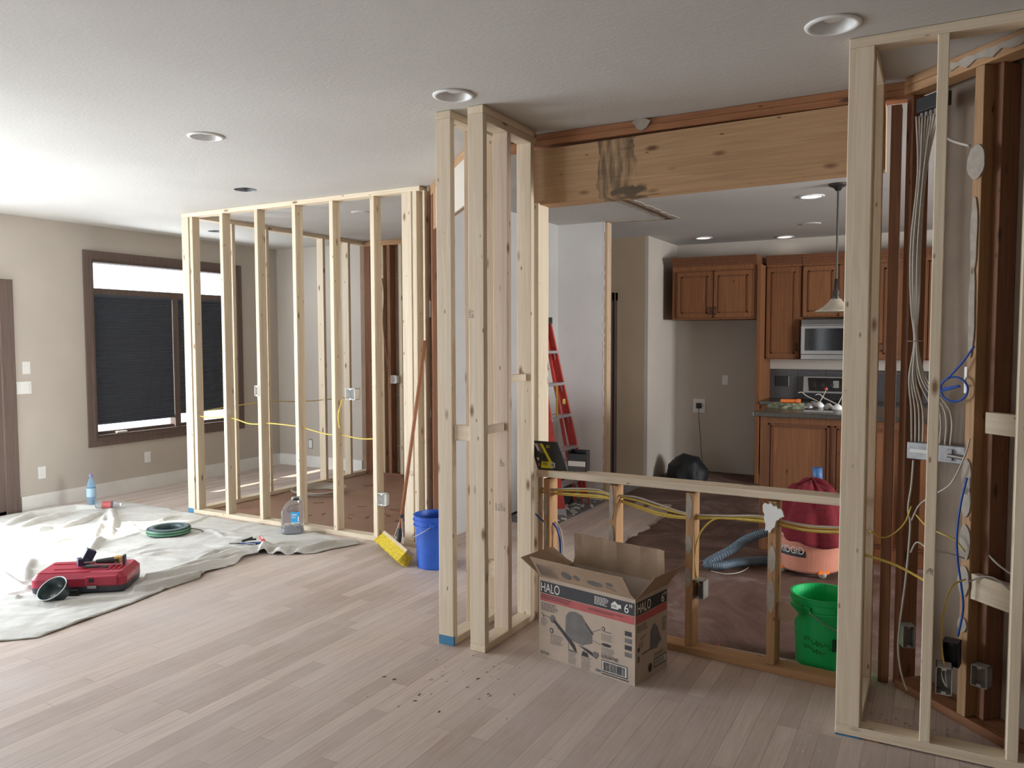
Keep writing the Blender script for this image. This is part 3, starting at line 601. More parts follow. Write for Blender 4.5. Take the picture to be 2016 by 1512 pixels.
d.line(0, 0, .012, .024, .0015, INK).line(.012, .024, .016, 0, .0015, INK).line(.002, .014, .024, .012, .0015, INK).line(.018, .022, .022, -.004, .0015, INK).line(.012, .022, .026, .018, .0015, INK); d.build({INK.name: 'pencil_mark'})
# old angled wall at the right with drywall behind
f12 = Frame('angled_stud_wall', 'old dark brown angled stud wall behind the right chase, grey drywall on its far side', 'stud wall', (-.15, 3.90, 0), R(-45))
f12.b('top_plate', (-.06, 0, C-.075), (1.25, .09, C-.038), OLDO); f12.b('top_plate', (-.06, 0, C-.037), (1.25, .09, C-.001), OLDO)
f12.b('bottom_plate', (-.03, 0, .0005), (1.25, .14, .038), OLD)
f12.b('stud', (-.075, .03, .001), (-.035, .12, C-.076), OLD)
f12.b('stud', (.315, 0, .039), (.358, .139, C-.076), OLDO); f12.b('stud', (.359, .05, .039), (.40, .139, C-.076), OLD); f12.b('stud', (.73, 0, .039), (.77, .139, C-.076), OLD)
f12.b('block', (.401, .01, 1.215), (.729, .048, 1.30), PINE); f12.b('block', (.361, .005, .535), (.729, .043, .64), PINE)
MB().box((.3585, -.0, 1.215), (.44, .0095, 1.30)).build('painter_tape', TEAL, f12.o) if False else None
MB().box((-.02, .1405, .0), (1.3, .153, C-.002)).build('drywall_panel', PAPER, f12.o)
def wsmear(z, w_, h):
    pts = [(math.cos(a*PI/10)*w_/2*(1+.2*random.random()), math.sin(a*PI/10)*h/2*(1+.1*random.random())) for a in range(20)]
    MB().prism(pts, 0, .006, Matrix.Translation((.335, -.0005, z)) @ Matrix.Rotation(PI/2, 4, 'X')).build('plaster_smear', PLASTER, f12.o)
for z, w_, h in ((2.29, .075, .13), (2.0, .03, .3), (1.7, .028, .35), (1.03, .04, .14), (.93, .045, .12), (.76, .05, .14), (.60, .05, .12), (.42, .04, .06)): wsmear(z, w_, h)
MB().prism([(.10+.03*math.sin(i*1.7), 0+i*.03) if False else (i*.04, .012*math.sin(i*2.3)) for i in range(12)]+[(.44-i*.04, .03+.01*math.sin(i*3.1)) for i in range(12)], 0, .01, Matrix.Translation((.2, -.0005, C-.055)) @ Matrix.Rotation(PI/2, 4, 'X')).build('plaster_smear', PLASTER, f12.o)
f13 = Frame('trimmer_stud', 'old dark brown stud just right of the chase corner, bright slit beside it', 'stud', (-.22, 4.0, 0))
f13.b('post', (-.243, 3.945, .0005), (-.200, 4.03, 2.63), OLD)

# ================================================================== ELECTRICAL
def ebox(lab, loc, rotz, w_=.058, h=.095, dp=.07, m=PLASTIC, wires=False):
    e = thing('electrical_box', lab, 'electrical box', loc, rotz, group='electrical boxes on the framing')
    mb = MB(); t_ = .003
    mb.box((-w_/2, -dp, -h/2), (-w_/2+t_, 0, h/2)).box((w_/2-t_, -dp, -h/2), (w_/2, 0, h/2)).box((-w_/2, -dp, -h/2), (w_/2, 0, -h/2+t_)).box((-w_/2, -dp, h/2-t_), (w_/2, 0, h/2)).box((-w_/2, -.004, -h/2), (w_/2, 0, h/2))
    mb.build('box_body', m, e)
    MB().box((-.008, -dp+.001, h/2-.012), (.008, -dp+.006, h/2-.003)).build('screw_tab', m, e); MB().box((-.008, -dp+.001, -h/2+.003), (.008, -dp+.006, -h/2+.012)).build('screw_tab', m, e)
    if wires: MB().tube(smooth_path([(-.01, -.02, h/2-.01), (-.005, -.06, .01), (.01, -.062, -.02), (.005, -.05, .02), (.012, -.02, h/2-.01)]), .0025, 6).build('wire_loop', WIRE, e)
    return e
X1 = P(501, 700, 1, Y0).x
ebox('small white box on the left side of the third closet stud', (P(506, 770, 1, Y0).x, Y0+.03, 1.155), 0, .05, .09, .035)
ebox('white two-gang box on the right of the fifth closet stud', (P(684, 775, 1, Y0).x+.03, Y0+.06, 1.16), 0, .095, .09, .065)
ebox('white open box low beside the closet stud left of the broom', (P(752, 983, 1, Y0).x, Y0+.04, .34), 0, .09, .095, .05, wires=True)
ebox('white box on an old reddish stud at the back of the closet', (P(774, 746, 1, 7.2).x, 7.26, 1.14), 0, .08, .09, .05)
ebox('dusty beige box on the third stud of the half wall', (HX0+CH_*sx[2]+.072, yh(-1.1)+.07, .335), AH, .06, .095, .07, GREYPL)
ebox('open box with looped wires low on the middle chase stud', (.022, YR+.075, .295), 0, .055, .105, .07, GREYPL, True)
ebox('empty dark box behind the middle chase stud, left of the old stud', (.055, 3.64, .315), R(-10), .06, .10, .06, BLACK)
ebox('dusty grey box on the dark stud at the rear left of the chase', (-.13, 3.86, .28), R(20), .05, .10, .05, GREYPL)
ebox('dusty grey box low on the right side of the old angled stud', (.165, 3.61, .25), R(-25), .06, .085, .05, GREYPL)
# metal gang box and connector box on the angled wall
gb = thing('gang_box', 'grey metal multi-gang box where the white cable bundle ends, mid height in the chase', 'electrical box', (-.125, 3.875, 1.06), R(-22))
MB().box((-.02, .0, 0), (.27, .07, .075), bev=.003).build('box_body', GALV, gb)
MB().box((-.005, -.006, .03), (.10, -.001, .048), bev=.002).build('bright_bar', PLASTIC, gb)
MB().tube([(.16, -.02, .035), (.24, -.025, .03), (.275, -.02, .026)], .008, 10).box((.15, -.012, .012), (.172, -.001, .06)).build('conduit_stub', STEEL, gb)
cb = thing('connector_box', 'dark metal box with clamp connectors under the old plate atop the white cables', 'electrical box', (-.12, 3.84, 2.56), R(-45))
MB().box((-.03, 0, 0), (.11, .05, .06), bev=.003).build('box_body', BLACK, cb)
for i in range(5): MB().lathe([(.001, -.018), (.009, -.018), (.009, -.001)], 10, Matrix.Translation((-.02+i*.025, .025, 0))).build('clamp_connector', GREYPL, cb)
def cable(name, lab, pts, r, m, group=None, k=8, cat='cable'):
    o = MB().tube(smooth_path(pts, k), r, 7).build(name, m, smooth=True); return props(o, lab, cat, group)
# white bundle
gl = 'white cable of the tied bundle hanging in the right chase'
ends = [-.13, -.115, -.10, -.085, -.05, -.02, .0, .02]
for i in range(8):
    a = (i-3.5)*.0045; b = math.sin(i*2.1)*.006; e = ends[i]; q = (e+.125)*.36
    cable('white_cable', gl, [(-.098+a*2.6, 3.855, 2.545), (-.112+a, 3.845+b, 2.3), (-.128+a*1.2, 3.84+b, 2.0), (-.125+a, 3.835, 1.75), (-.118+a*.35, 3.83+b*.5, 1.58), (-.118+a*.9+(e+.1)*.25, 3.83+b-q*.5, 1.42), (e, 3.88-(e+.125)*.4, 1.28), (e+.004, 3.893-(e+.125)*.40, 1.135)], .0042, WIRE, 'tied white cables in the chase')
cable('cable_tie', 'thin tie around the white cable bundle in the chase', [(-.15, 3.828, 1.58), (-.118, 3.822, 1.58), (-.09, 3.828, 1.582)], .002, GREYPL, cat='tie')
cable('white_cable', 'pale cable running down the left rear of the chase to the floor plate', [(-.115, 3.84, 1.06), (-.12, 3.83, .95), (-.13, 3.82, .85), (-.12, 3.82, .78), (-.125, 3.82, .65), (-.135, 3.82, .5), (-.15, 3.82, .34), (-.155, 3.82, .22), (-.14, 3.80, .12), (-.115, 3.80, .045)], .0045, WIRE)
cable('white_cable', 'white cable bending down from the conduit stub toward the rear stud', [(.09, 3.62, 1.19), (.075, 3.63, 1.12), (.03, 3.66, 1.0), (-.03, 3.70, .94), (-.085, 3.76, .88), (-.115, 3.81, .80)], .0035, WIRE)
cable('white_cable', 'white cable sagging across the chase at knee height to the old stud', [(-.115, 3.8, .66), (-.09, 3.75, .72), (-.04, 3.6, .73), (.02, 3.62, .72), (.085, 3.64, .70)], .0035, WIRE)
cable('white_cable', 'short white cable crossing the top of the chase to the old stud', [(-.05, 3.75, 2.44), (.0, 3.74, 2.40), (.06, 3.68, 2.36)], .006, WIRE)
cable('white_cable', 'white cable reaching from the dark recess to the right chase stud', [(.17, 3.66, .72), (.2, 3.55, .71), (.26, 3.40, .70)], .004, WIRE)
cable('grey_cable', 'dull brown cable draped over the lower pale block', [(.1, 3.62, .61), (.15, 3.6, .645), (.2, 3.55, .65), (.27, 3.40, .62)], .0035, GREYPL)
cable('yellow_cable', 'yellow cable passing through the chase corner stud to the middle stud', [(-.27, 3.37, .735), (-.22, 3.375, .725), (-.15, 3.38, .705), (-.08, 3.375, .675), (-.05, 3.37, .66)], .005, YEL)
cable('yellow_cable', 'dim yellow cable looping behind the chase corner post', [(-.262, 3.6, .78), (-.22, 3.68, .74), (-.18, 3.76, .745), (-.14, 3.80, .79), (-.118, 3.82, .86)], .0035, YEL)
cable('yellow_cable', 'yellow cable dropping into the low open chase box', [(.09, 3.62, .62), (.04, 3.55, .60), (.015, 3.45, .52), (.01, 3.41, .42), (.022, 3.375, .345)], .0035, YEL)
cable('yellow_cable', 'pale yellow cable from the rear stud past the middle chase stud', [(-.10, 3.8, .83), (-.05, 3.7, .80), (.0, 3.65, .79), (.05, 3.64, .77), (.085, 3.63, .73)], .0035, YEL)
c0 = Vector((.03, 3.66, 1.385))
lp = [Vector((.095, 3.62, 1.56)), Vector((.06, 3.64, 1.50)), Vector((.02, 3.66, 1.445))]+[c0+Vector((.048*math.cos(a), -.02*math.cos(a), .05*math.sin(a))) for a in [PI*.85+i*PI/5 for i in range(12)]]+[Vector((.05, 3.65, 1.40)), Vector((-.01, 3.68, 1.385))]
cable('blue_cable', 'bright blue data cable coiled in a loop in front of the grey drywall', lp, .0045, BLUEC)
cable('blue_cable', 'blue cable running down beside the old angled stud', [(.085, 3.64, 1.03), (.065, 3.63, .92), (.055, 3.62, .80), (.06, 3.61, .70), (.075, 3.61, .60), (.085, 3.62, .5), (.07, 3.63, .38)], .0045, BLUEC)
wo = thing('wall_outlet', 'small white low-voltage bracket peeking beside the blue cable loop', 'outlet', (.085, 3.73, 1.42), R(-45))
MB().box((-.022, -.006, -.055), (.022, 0, .055), bev=.002).build('bracket', PLASTIC, wo); MB().lathe([(.001, -.01), (.014, -.01), (.014, -.005)], 14, Matrix.Rotation(PI/2, 4, 'X').inverted() @ Matrix.Translation((0, 0, 0))).build('hole', BLACK, wo)
# half wall cables
HWG = 'yellow cables threaded through the half wall studs'
def hp_(pts): return [(x, yh(x)+.045+dy, z) for x, dy, z in pts]
for i, (dz, dy, m, r_) in enumerate([(.0, 0, YEL, .006), (.012, .012, YEL, .0055), (.022, -.004, WIRE, .005), (-.008, .014, YEL, .005)]):
    pts = [(-2.02, +dy, .725+dz), (-1.93, +dy, .725+dz), (-1.8, +dy-.01, .735+dz*1.4), (-1.65, +dy, .74+dz*1.6), (-1.55, +dy, .735+dz), (-1.42, +dy, .715+dz*2), (-1.28, +dy, .69+dz*2), (-1.13, +dy, .685+dz), (-.95, +dy, .705+dz*.6), (-.8, +dy, .715+dz), (-.72, +dy, .715+dz), (-.55, +dy, .70+dz), (-.36, +dy, .715+dz)]
    pts = hp_(pts)
    cable('yellow_cable' if m is YEL else 'white_cable', 'yellow cable threaded through the half wall studs under its top plate' if m is YEL else 'white cable running with the yellow ones through the half wall', pts, r_, m, HWG if m is YEL else None)
cable('yellow_cable', 'yellow cable curving down from the half wall run into the beige box', hp_([(-.93, 0, .71), (-1.0, -.01, .69), (-1.06, -.02, .62), (-1.085, -.02, .52), (-1.085, -.01, .42), (-1.065, 0, .345)]), .0045, YEL)
cable('yellow_cable', 'yellow cable hanging straight down the third half wall stud', hp_([(-1.10, -.02, .69), (-1.095, -.03, .64), (-1.098, -.03, .5), (-1.095, -.03, .42), (-1.085, 0, .345)]), .0045, YEL)
cable('blue_cable', 'short blue cable poking from the column into the first half wall stud', hp_([(-2.03, -.03, .60), (-2.0, -.035, .58), (-1.955, -.03, .55)]), .005, BLUEC)
cable('blue_cable', 'blue cable bending down behind the open carton beside the first half wall stud', hp_([(-1.925, -.01, .555), (-1.9, -.01, .53), (-1.885, 0, .47), (-1.88, 0, .38), (-1.885, 0, .25), (-1.89, 0, .08)]), .0055, BLUEC)
cable('white_cable', 'white cable running down beside the blue one at the half wall', hp_([(-1.92, +.01, .56), (-1.885, +.01, .52), (-1.865, 0, .45), (-1.862, 0, .36), (-1.87, 0, .2), (-1.875, 0, .08)]), .004, WIRE)
# closet cables
yc = Y0+.045
cable('yellow_cable', 'yellow cable threaded through the closet wall studs at waist height', [(-5.99, yc, .90), (-5.85, yc-.02, .895), (-5.7, yc, .90), (-5.53, yc, .895), (-5.35, yc, .86), (-5.17, yc, .865), (-5.1, yc, .875), (-4.9, yc, .87), (-4.73, yc, .86), (-4.55, yc, .83), (-4.42, yc, .815), (-4.3, yc, .82), (-4.1, yc, .80), (-3.94, yc, .81)], .006, YEL)
cable('yellow_cable', 'yellow cable running along the closet side wall studs by the window', [(XS+.05, 4.98, .93), (XS+.05, 5.4, .955), (XS+.05, 5.85, .96), (XS+.05, 6.4, .93), (XS+.05, 7.1, .93)], .005, YEL)
cable('yellow_cable', 'yellow cable stapled down the closet stud beside the broom into the low box', [(P(738, 395, 1, Y0+.1).x, Y0+.1, 2.68), (P(744, 500, 1, Y0+.1).x, Y0+.11, 2.2), (P(742, 640, 1, Y0+.1).x, Y0+.1, 1.6), (P(744, 780, 1, Y0+.1).x, Y0+.1, 1.1), (P(745, 880, 1, Y0+.1).x, Y0+.1, .7), (P(752, 965, 1, Y0+.07).x, Y0+.04, .39)], .008, YEL)
for dx in (-.012, .012): cable('yellow_cable', 'yellow cable hanging from the two-gang box into the fifth closet stud', [(P(672, 785, 1, Y0).x+dx, Y0+.02, 1.115), (P(668, 810, 1, Y0).x-dx*.4, Y0-.01, 1.0), (P(669, 838, 1, Y0).x+dx*.4, Y0-.005, .88)], .0045, YEL, 'cables under the two-gang box')
cable('yellow_cable', 'short yellow cable under the small white box on the third closet stud', [(P(504, 780, 1, Y0).x, Y0+.02, 1.115), (P(506, 792, 1, Y0).x, Y0+.02, 1.05), (P(512, 800, 1, Y0).x, Y0+.03, 1.0)], .0045, YEL)
cable('copper_cable', 'brown old cable hanging down the old stud at the closet back', [(P(752, 520, 1, 7.26).x, 7.26, 2.3), (P(757, 560, 1, 7.26).x, 7.25, 2.1), (P(755, 620, 1, 7.26).x, 7.25, 1.8), (P(762, 700, 1, 7.26).x, 7.25, 1.4), (P(768, 738, 1, 7.26).x, 7.24, 1.19)], .007, OLD)
co = MB()
for i in range(5):
    r_ = .20+.018*i; z = .012+.009*i; co.tube([(r_*math.cos(a*PI/16), r_*math.sin(a*PI/16)*(.95+.02*i), z+.004*math.sin(a*.9+i)) for a in range(33)], .006, 6)
o = co.build('cable_coil', WIRE, loc=(-5.98+.3, 6.12, .003), smooth=True); props(o, 'flat coil of white cable lying on the closet floor', 'cable coil')
# plates on walls
def plate(lab, loc, rotz, w_=.072, h=.115, kind='outlet', m=PLASTIC, back=None):
    e = thing('wall_outlet' if kind == 'outlet' else 'wall_switch', lab, kind, loc, rotz)
    MB().box((-w_/2, -.006, -h/2), (w_/2, 0, h/2), bev=.002).build('cover_plate', m, e)
    if kind == 'outlet':
        for dz in (-.022, .022):
            MB().box((-.014, -.009, dz-.013), (.014, -.0061, dz+.013), bev=.002).build('socket', m, e)
    else:
        for dx in ([0] if w_ < .1 else [-w_/4, w_/4]): MB().box((dx-.016, -.01, -.033), (dx+.016, -.0061, .033), bev=.002).build('rocker', m, e)
    if back: MB().box((-w_/2-.006, -.002, -h/2-.006), (w_/2+.006, 0, h/2+.006)).build('open_surround', BLACK, e)
plate('white rocker switch on the left wall beside the patio door, the upper one', (XL, 4.22, 1.34), R(90), kind='switch')
plate('wide white switch plate on the left wall below the single one', (XL, 4.18, 1.155), R(90), .16, kind='switch')
plate('white outlet low on the left wall above the water bottle side', (XL, 4.33, .34), R(90))
plate('white outlet low on the left wall under the big window', (XL, 5.46, .34), R(90))
plate('white outlet with dark open surround on the far left back wall', (-6.97, 7.38, .29), 0, .055, .1, back=True)
plate('white outlet on the wall inside the empty fridge space, upper one', (-2.32, YF, 1.10), 0)
rp = thing('wall_outlet', 'round-cornered white outlet with a plug and hanging cord in the fridge space', 'outlet', (-2.63, YF, .78))
MB().box((-.075, -.01, -.085), (.075, 0, .085), bev=.0045).build('cover_plate', PLASTIC, rp); MB().box((-.03, -.05, -.03), (.03, -.0101, .035), bev=.006).build('plug', BLACK, rp)
MB().tube(smooth_path([(0, -.04, -.02), (.01, -.05, -.15), (.03, -.045, -.4), (.05, -.04, -.65), (.1, -.06, -.78), (.3, -.1, -.785)]), .004, 6).build('cord', BLACK, rp)

# ================================================================== KITCHEN
def door_panel(par, x0, x1, z0, z1, y, handle=None):
    """raised-panel door, front at y; stiles, moulding, panel and pull"""
    d_ = MB().box((x0, y, z0), (x1, y+.02, z1), bev=.003).build('door', CHERRY, par)
    s_ = .055; mb = MB()
    for a, b in (((x0+s_, z0+s_), (x1-s_, z0+s_+.014)), ((x0+s_, z1-s_-.014), (x1-s_, z1-s_)), ((x0+s_, z0+s_), (x0+s_+.014, z1-s_)), ((x1-s_-.014, z0+s_), (x1-s_, z1-s_))):
        mb.box((a[0], y-.007, a[1]), (b[0], y-.0001, b[1]))
    for a, b in (((x0, z0), (x1, z0+.01)), ((x0, z1-.01), (x1, z1)), ((x0, z0), (x0+.01, z1)), ((x1-.01, z0), (x1, z1))): mb.box((a[0], y-.002, a[1]), (b[0], y-.0001, b[1]))
    mb.build('moulding', CHERRYD, d_)
    if handle:
        hx, hz = handle; MB().tube(smooth_path([(hx, y, hz-.04), (hx, y-.022, hz-.03), (hx, y-.026, hz), (hx, y-.022, hz+.03), (hx, y, hz+.04)]), .006, 8).build('handle', DARKMET, d_)
def crown(par, x0, x1, y, yb, z):
    mb = MB()
    for i, (o_, h0, h1) in enumerate([(0, 0, .03), (.015, .03, .06), (.035, .06, .085), (.05, .085, .1)]): mb.box((x0, y-o_, z+h0), (x1, yb, z+h1))
    mb.build('crown_moulding', CHERRYD, par)
k1 = thing('upper_cabinet', 'two-door alder wall cabinet above the empty fridge space', 'cabinet', (-2.32, 9.2, 1.81))
o1 = -Vector(k1.location)
def kp(par, name, mb, m): return mb.build(name, m, par, loc=-Vector(par.location))
def cab(lab, x0, x1, y, yb, z0, z1, doors, crown_=True, name='upper_cabinet'):
    k = thing(name, lab, 'cabinet', ((x0+x1)/2, (y+yb)/2, z0))
    L_ = Vector(k.location)
    MB().box(Vector((x0, y+.021, z0))-L_, Vector((x1, yb, z1))-L_, bev=.003).build('body', CHERRY, k)
    for a, b, za, zb, h in doors: door_panel(k, a-L_.x, b-L_.x, za-L_.z, zb-L_.z, y-L_.y, (h[0]-L_.x, h[1]-L_.z) if h else None)
    if crown_: crown(k, x0-L_.x, x1-L_.x, y-L_.y+.02, yb-L_.y, z1-L_.z)
    return k
bpy.data.objects.remove(k1)
cab('two-door alder wall cabinet above the empty fridge space', -2.80, -1.845, 8.9, YF-.001, 1.815, 2.42, [(-2.74, -2.325, 1.83, 2.36, (-2.35, 1.91)), (-2.315, -1.88, 1.83, 2.36, (-2.29, 1.91))])
cab('tall single-door alder wall cabinet left of the microwave', -1.795, -1.415, 9.15, YF-.001, 1.365, 2.42, [(-1.785, -1.425, 1.375, 2.39, (-1.455, 1.5))])
cab('short alder wall cabinet directly above the microwave', -1.41, -.655, 9.15, YF-.001, 1.825, 2.42, [(-1.40, -1.035, 1.835, 2.39, None), (-1.03, -.665, 1.835, 2.39, None)])
cab('alder wall cabinet right of the microwave, seen through the slits of the chase', -.65, .3, 9.15, YF-.001, 1.365, 2.42, [(-.64, -.18, 1.375, 2.39, (-.6, 1.5)), (-.17, .29, 1.375, 2.39, None)])
fp = thing('fridge_panel', 'tall alder side panel between the fridge space and the counter', 'panel', (-1.82, 9.2, -.018))
MB().box((-.02, -.3, .001), (.02, .298, 2.43), bev=.002).build('panel', CHERRY, fp)
cab('base cabinet under the back counter left of the range', -1.795, -1.43, 8.92, YF-.001, -.0175, .87, [(-1.785, -1.44, .1, .66, None), (-1.785, -1.44, .68, .85, None)], False, 'base_cabinet')
cab('base cabinet under the back counter right of the range', -.65, .3, 8.92, YF-.001, -.0175, .87, [(-.64, -.18, .1, .85, None), (-.17, .29, .1, .85, None)], False, 'base_cabinet')
for x0, x1, lab in ((-1.798, -1.428, 'dark speckled back countertop left of the range'), (-.652, .32, 'dark speckled back countertop right of the range')):
    props(MB().box((x0, 8.89, .871), (x1, YF-.0135, .91), bev=.004).build('countertop', STONE), lab, 'countertop')
bs = thing('tile_backsplash', 'dark grey tile backsplash behind the range', 'backsplash', (-.75, YF-.012, .91))
mb = MB()
for i in range(7):
    for r_ in range(1): mb.box((-1.04+i*.302, 0, .001), (-1.04+i*.302+.299, .0115, .30))
for i in range(7): mb.box((-1.04+i*.302, -.002, .302), (-1.04+i*.302+.299, .0115, .335))
mb.build('tiles', TILE, bs)
sw = thing('wall_switch', 'black switch plate on the dark backsplash', 'switch', (-1.66, YF-.0135, 1.105)); MB().box((-.075, -.006, -.06), (.075, 0, .06), bev=.002).build('cover_plate', BLACK, sw); MB().box((.070, -.008, -.055), (.076, -.0061, .055)).build('edge', STEEL, sw)
mw = thing('microwave', 'stainless over-range microwave with dark glass door', 'microwave', (-1.03, 9.3, 1.365))
MB().box((-.375, -.2, 0), (.375, .198, .44), bev=.006).build('body', STEEL, mw)
MB().box((-.375, -.225, .055), (.375, -.2005, .375), bev=.008).build('door', STEEL, mw); MB().box((-.33, -.228, .10), (.14, -.2255, .34), bev=.002).build('window', GLOSSB, mw)
MB().box((.19, -.228, .08), (.36, -.2255, .36)).build('control_panel', GLOSSB, mw)
mb = MB()
for i in range(6): mb.box((-.37, -.212, .385+i*.009), (.37, -.2005, .390+i*.009))
mb.build('vent_grille', DARKMET, mw)
MB().tube(smooth_path([(.165, -.226, .1), (.165, -.25, .14), (.165, -.25, .3), (.165, -.226, .34)]), .008, 8).build('handle', STEEL, mw)
rg = thing('range', 'freestanding range with stainless backguard and black control panel', 'range', (-1.04, 9.2, -.0175))
MB().box((-.378, -.28, 0), (.378, .28, .92), bev=.005).build('body', GLOSSB, rg)
MB().box((-.378, .2, .921), (.378, .284, 1.0), bev=.003).build('rear_panel', BLACK, rg)
MB().prism([(.2, 1.001), (.284, 1.001), (.284, 1.185), (.225, 1.185)], -.375, .375, Matrix(((0, 0, 1, 0), (1, 0, 0, 0), (0, 1, 0, 0), (0, 0, 0, 1)))).build('backguard', STEEL, rg)
d = Decal((-.33, .199, 1.022), (1, 0, 0), (0, .134, .99), rg, .002); d.poly([(.015, 0), (.65, 0), (.67, .15), (0, .15)], GLOSSB)
for i in range(3): d.disc(.08+i*.09, .07, .018, .025, DARKMET, 2)
d.text('12:00', .28, .06, .03, GREYPL) if False else d.rect(.27, .04, .33, .12, GREYPL, 2)
d.build({GLOSSB.name: 'control_panel', DARKMET.name: 'control_knobs', GREYPL.name: 'display'})
MB().box((-.36, -.305, .15), (.36, -.281, .78), bev=.005).build('oven_door', GLOSSB, rg); MB().tube([(-.3, -.33, .72), (.3, -.33, .72)], .01).build('handle', STEEL, rg)
# island with bar-height top
il = thing('island', 'panelled alder kitchen island behind the shop vacuum', 'island', (-.2, 6.45, -.0175))
L_ = Vector(il.location)
MB().box(Vector((-1.225, 6.12, .0))-Vector((L_.x, L_.y, 0)), Vector((.9, 6.78, 1.025))-Vector((L_.x, L_.y, 0)), bev=.003).build('body', CHERRY, il)
def ipanel(x0, x1):
    mb = MB(); y_ = 6.12-L_.y; z0, z1 = .12, .975; a0, a1 = x0-L_.x, x1-L_.x
    for q, wd in ((0, .012), (.02, .008)):
        for a, b in (((a0+q, z0+q), (a1-q, z0+q+wd)), ((a0+q, z1-q-wd), (a1-q, z1-q)), ((a0+q, z0+q), (a0+q+wd, z1-q)), ((a1-q-wd, z0+q), (a1-q, z1-q))): mb.box((a[0], y_-.012+q*.2, a[1]), (b[0], y_-.0001, b[1]))
    mb.build('panel_moulding', CHERRYD, il)
ipanel(-1.165, -.735); ipanel(-.70, -.25); ipanel(-.21, .24); ipanel(.28, .73)
props(MB().box((-1.27, 6.06, 1.009), (1.0, 6.95, 1.045), bev=.005).build('countertop', STONE), 'dark speckled bar-height countertop of the island holding scattered parts', 'countertop')
zt = 1.0455
ms = thing('cloth_stack', 'flat mottled green bundle on the island under the orange tool', 'bundle', (P(1550, 803, 2, zt).x, P(1550, 803, 2, zt).y+.02, zt))
for i in range(3):
    mb = MB(); n = 26; a_ = .155-.012*i; b_ = .10-.006*i
    mb.prism([(a_*math.cos(2*PI*k/n)*(1+.05*math.sin(5*k+i)), b_*math.sin(2*PI*k/n)*(1+.07*math.sin(4*k+2*i))) for k in range(n)], .0+i*.014, .0125+i*.014); mb.build('layer', MOTT, ms)
pt = thing('orange_tool', 'bright orange plastic tool lying on the mottled green bundle', 'tool', (ms.location.x+.02, ms.location.y, zt+.042), R(3))
MB().box((-.075, -.018, 0), (.045, .018, .026), bev=.006).box((.045, -.02, .0), (.075, .02, .03), bev=.004).build('handle', ORANGEB, pt)
MB().tube([(.05, -.024, .015), (.05, .024, .015)], .008).build('pivot', ORANGE, pt)
# fittings scattered on the island
for i, (px, py, lab) in enumerate([(1590, 805, 'small metal fitting beside the green bundle on the island'), (1612, 803, 'light fitting with white wires at the middle of the island pile'), (1630, 806, 'round light fitting right of the wired one on the island'), (1648, 808, 'light fitting at the right end of the island pile, next to the post'), (1600, 801, 'socket fitting behind the others in the island pile')]):
    p = P(px, py, 2, zt); e = thing('light_fitting', lab, 'light fitting', (p.x, p.y+.03, zt), random.random()*3)
    MB().lathe([(.001, 0), (.035, 0), (.04, .012), (.028, .03), (.012, .045), (.001, .045)], 16).build('socket_body', [GALV, PLASTIC, GREYPL, PLASTIC, STEEL][i], e, smooth=True)
    MB().box((-.045, -.008, .003), (.045, .008, .01), bev=.002).build('bracket', STEEL, e)
    if i in (1, 3):
        MB().tube(smooth_path([(0, 0, .04), (-.03, .02, .06), (-.09, .03, .09), (-.13, .03, .12), (-.16, .03, .115)]), .0035, 6).build('white_wire', WIRE, e)
        MB().tube(smooth_path([(0, 0, .04), (.03, .02, .08), (.05, .02, .12), (.055, .01, .15)]), .003, 6).build('wire_tail', WIRE, e)
        MB().lathe([(.001, .02), (.008, .018), (.013, 0), (.001, -.002)], 10, Matrix.Translation((.055, .01, .14))).build('wire_nut', REDF if i == 1 else GREEN, e)
o = props(MB().box((-.10, -.02, 0), (.10, .02, .012), bev=.002).build('metal_strip', ALU, loc=P(1610, 812, 2, zt)+Vector((0, .02, 0)), rot=(0, 0, .1)), 'flat bright strip at the front of the island pile', 'strip')
# pendant
pd = thing('pendant_light', 'bronze rod pendant light with an alabaster bell shade over the island', 'pendant light', (-.735, 6.35, C))
MB().lathe([(.001, -.0005), (.07, -.001), (.068, -.012), (.03, -.03), (.018, -.05), (.001, -.05)], 32).build('canopy', DARKMET, pd, smooth=True)
MB().tube([(0, 0, -.045), (0, 0, -.74)], .0075, 10).build('rod', DARKMET, pd)
MB().lathe([(.001, -.70), (.012, -.70), (.016, -.78), (.028, -.80), (.022, -.83), (.04, -.86), (.001, -.86)], 20).build('fitter', DARKMET, pd, smooth=True)
MB().lathe([(.035, -.85), (.05, -.87), (.085, -.905), (.125, -.93), (.15, -.945), (.146, -.948), (.12, -.935), (.08, -.91), (.045, -.875), (.03, -.853)], 36).build('lamp_shade', ALAB, pd, smooth=True)
# black bag in the fridge space
mb = MB(); bmesh.ops.create_icosphere(mb.bm, subdivisions=4, radius=1)
for v in mb.bm.verts:
    n_ = noise.noise(v.co*2.2)*.12+noise.noise(v.co*5)*.05; v.co = Vector((v.co.x*.23*(1+n_), v.co.y*.2*(1+n_), max(0, (v.co.z*.24+.06)*(1+n_))))
props(mb.build('black_bag', plain('black_bag_plastic', (.008, .008, .009), .6, var=.2, bump=.4, bscale=14), loc=(-2.56, 8.75, -.018), smooth=True), 'slumped black bag on the floor before the fridge space', 'bag')

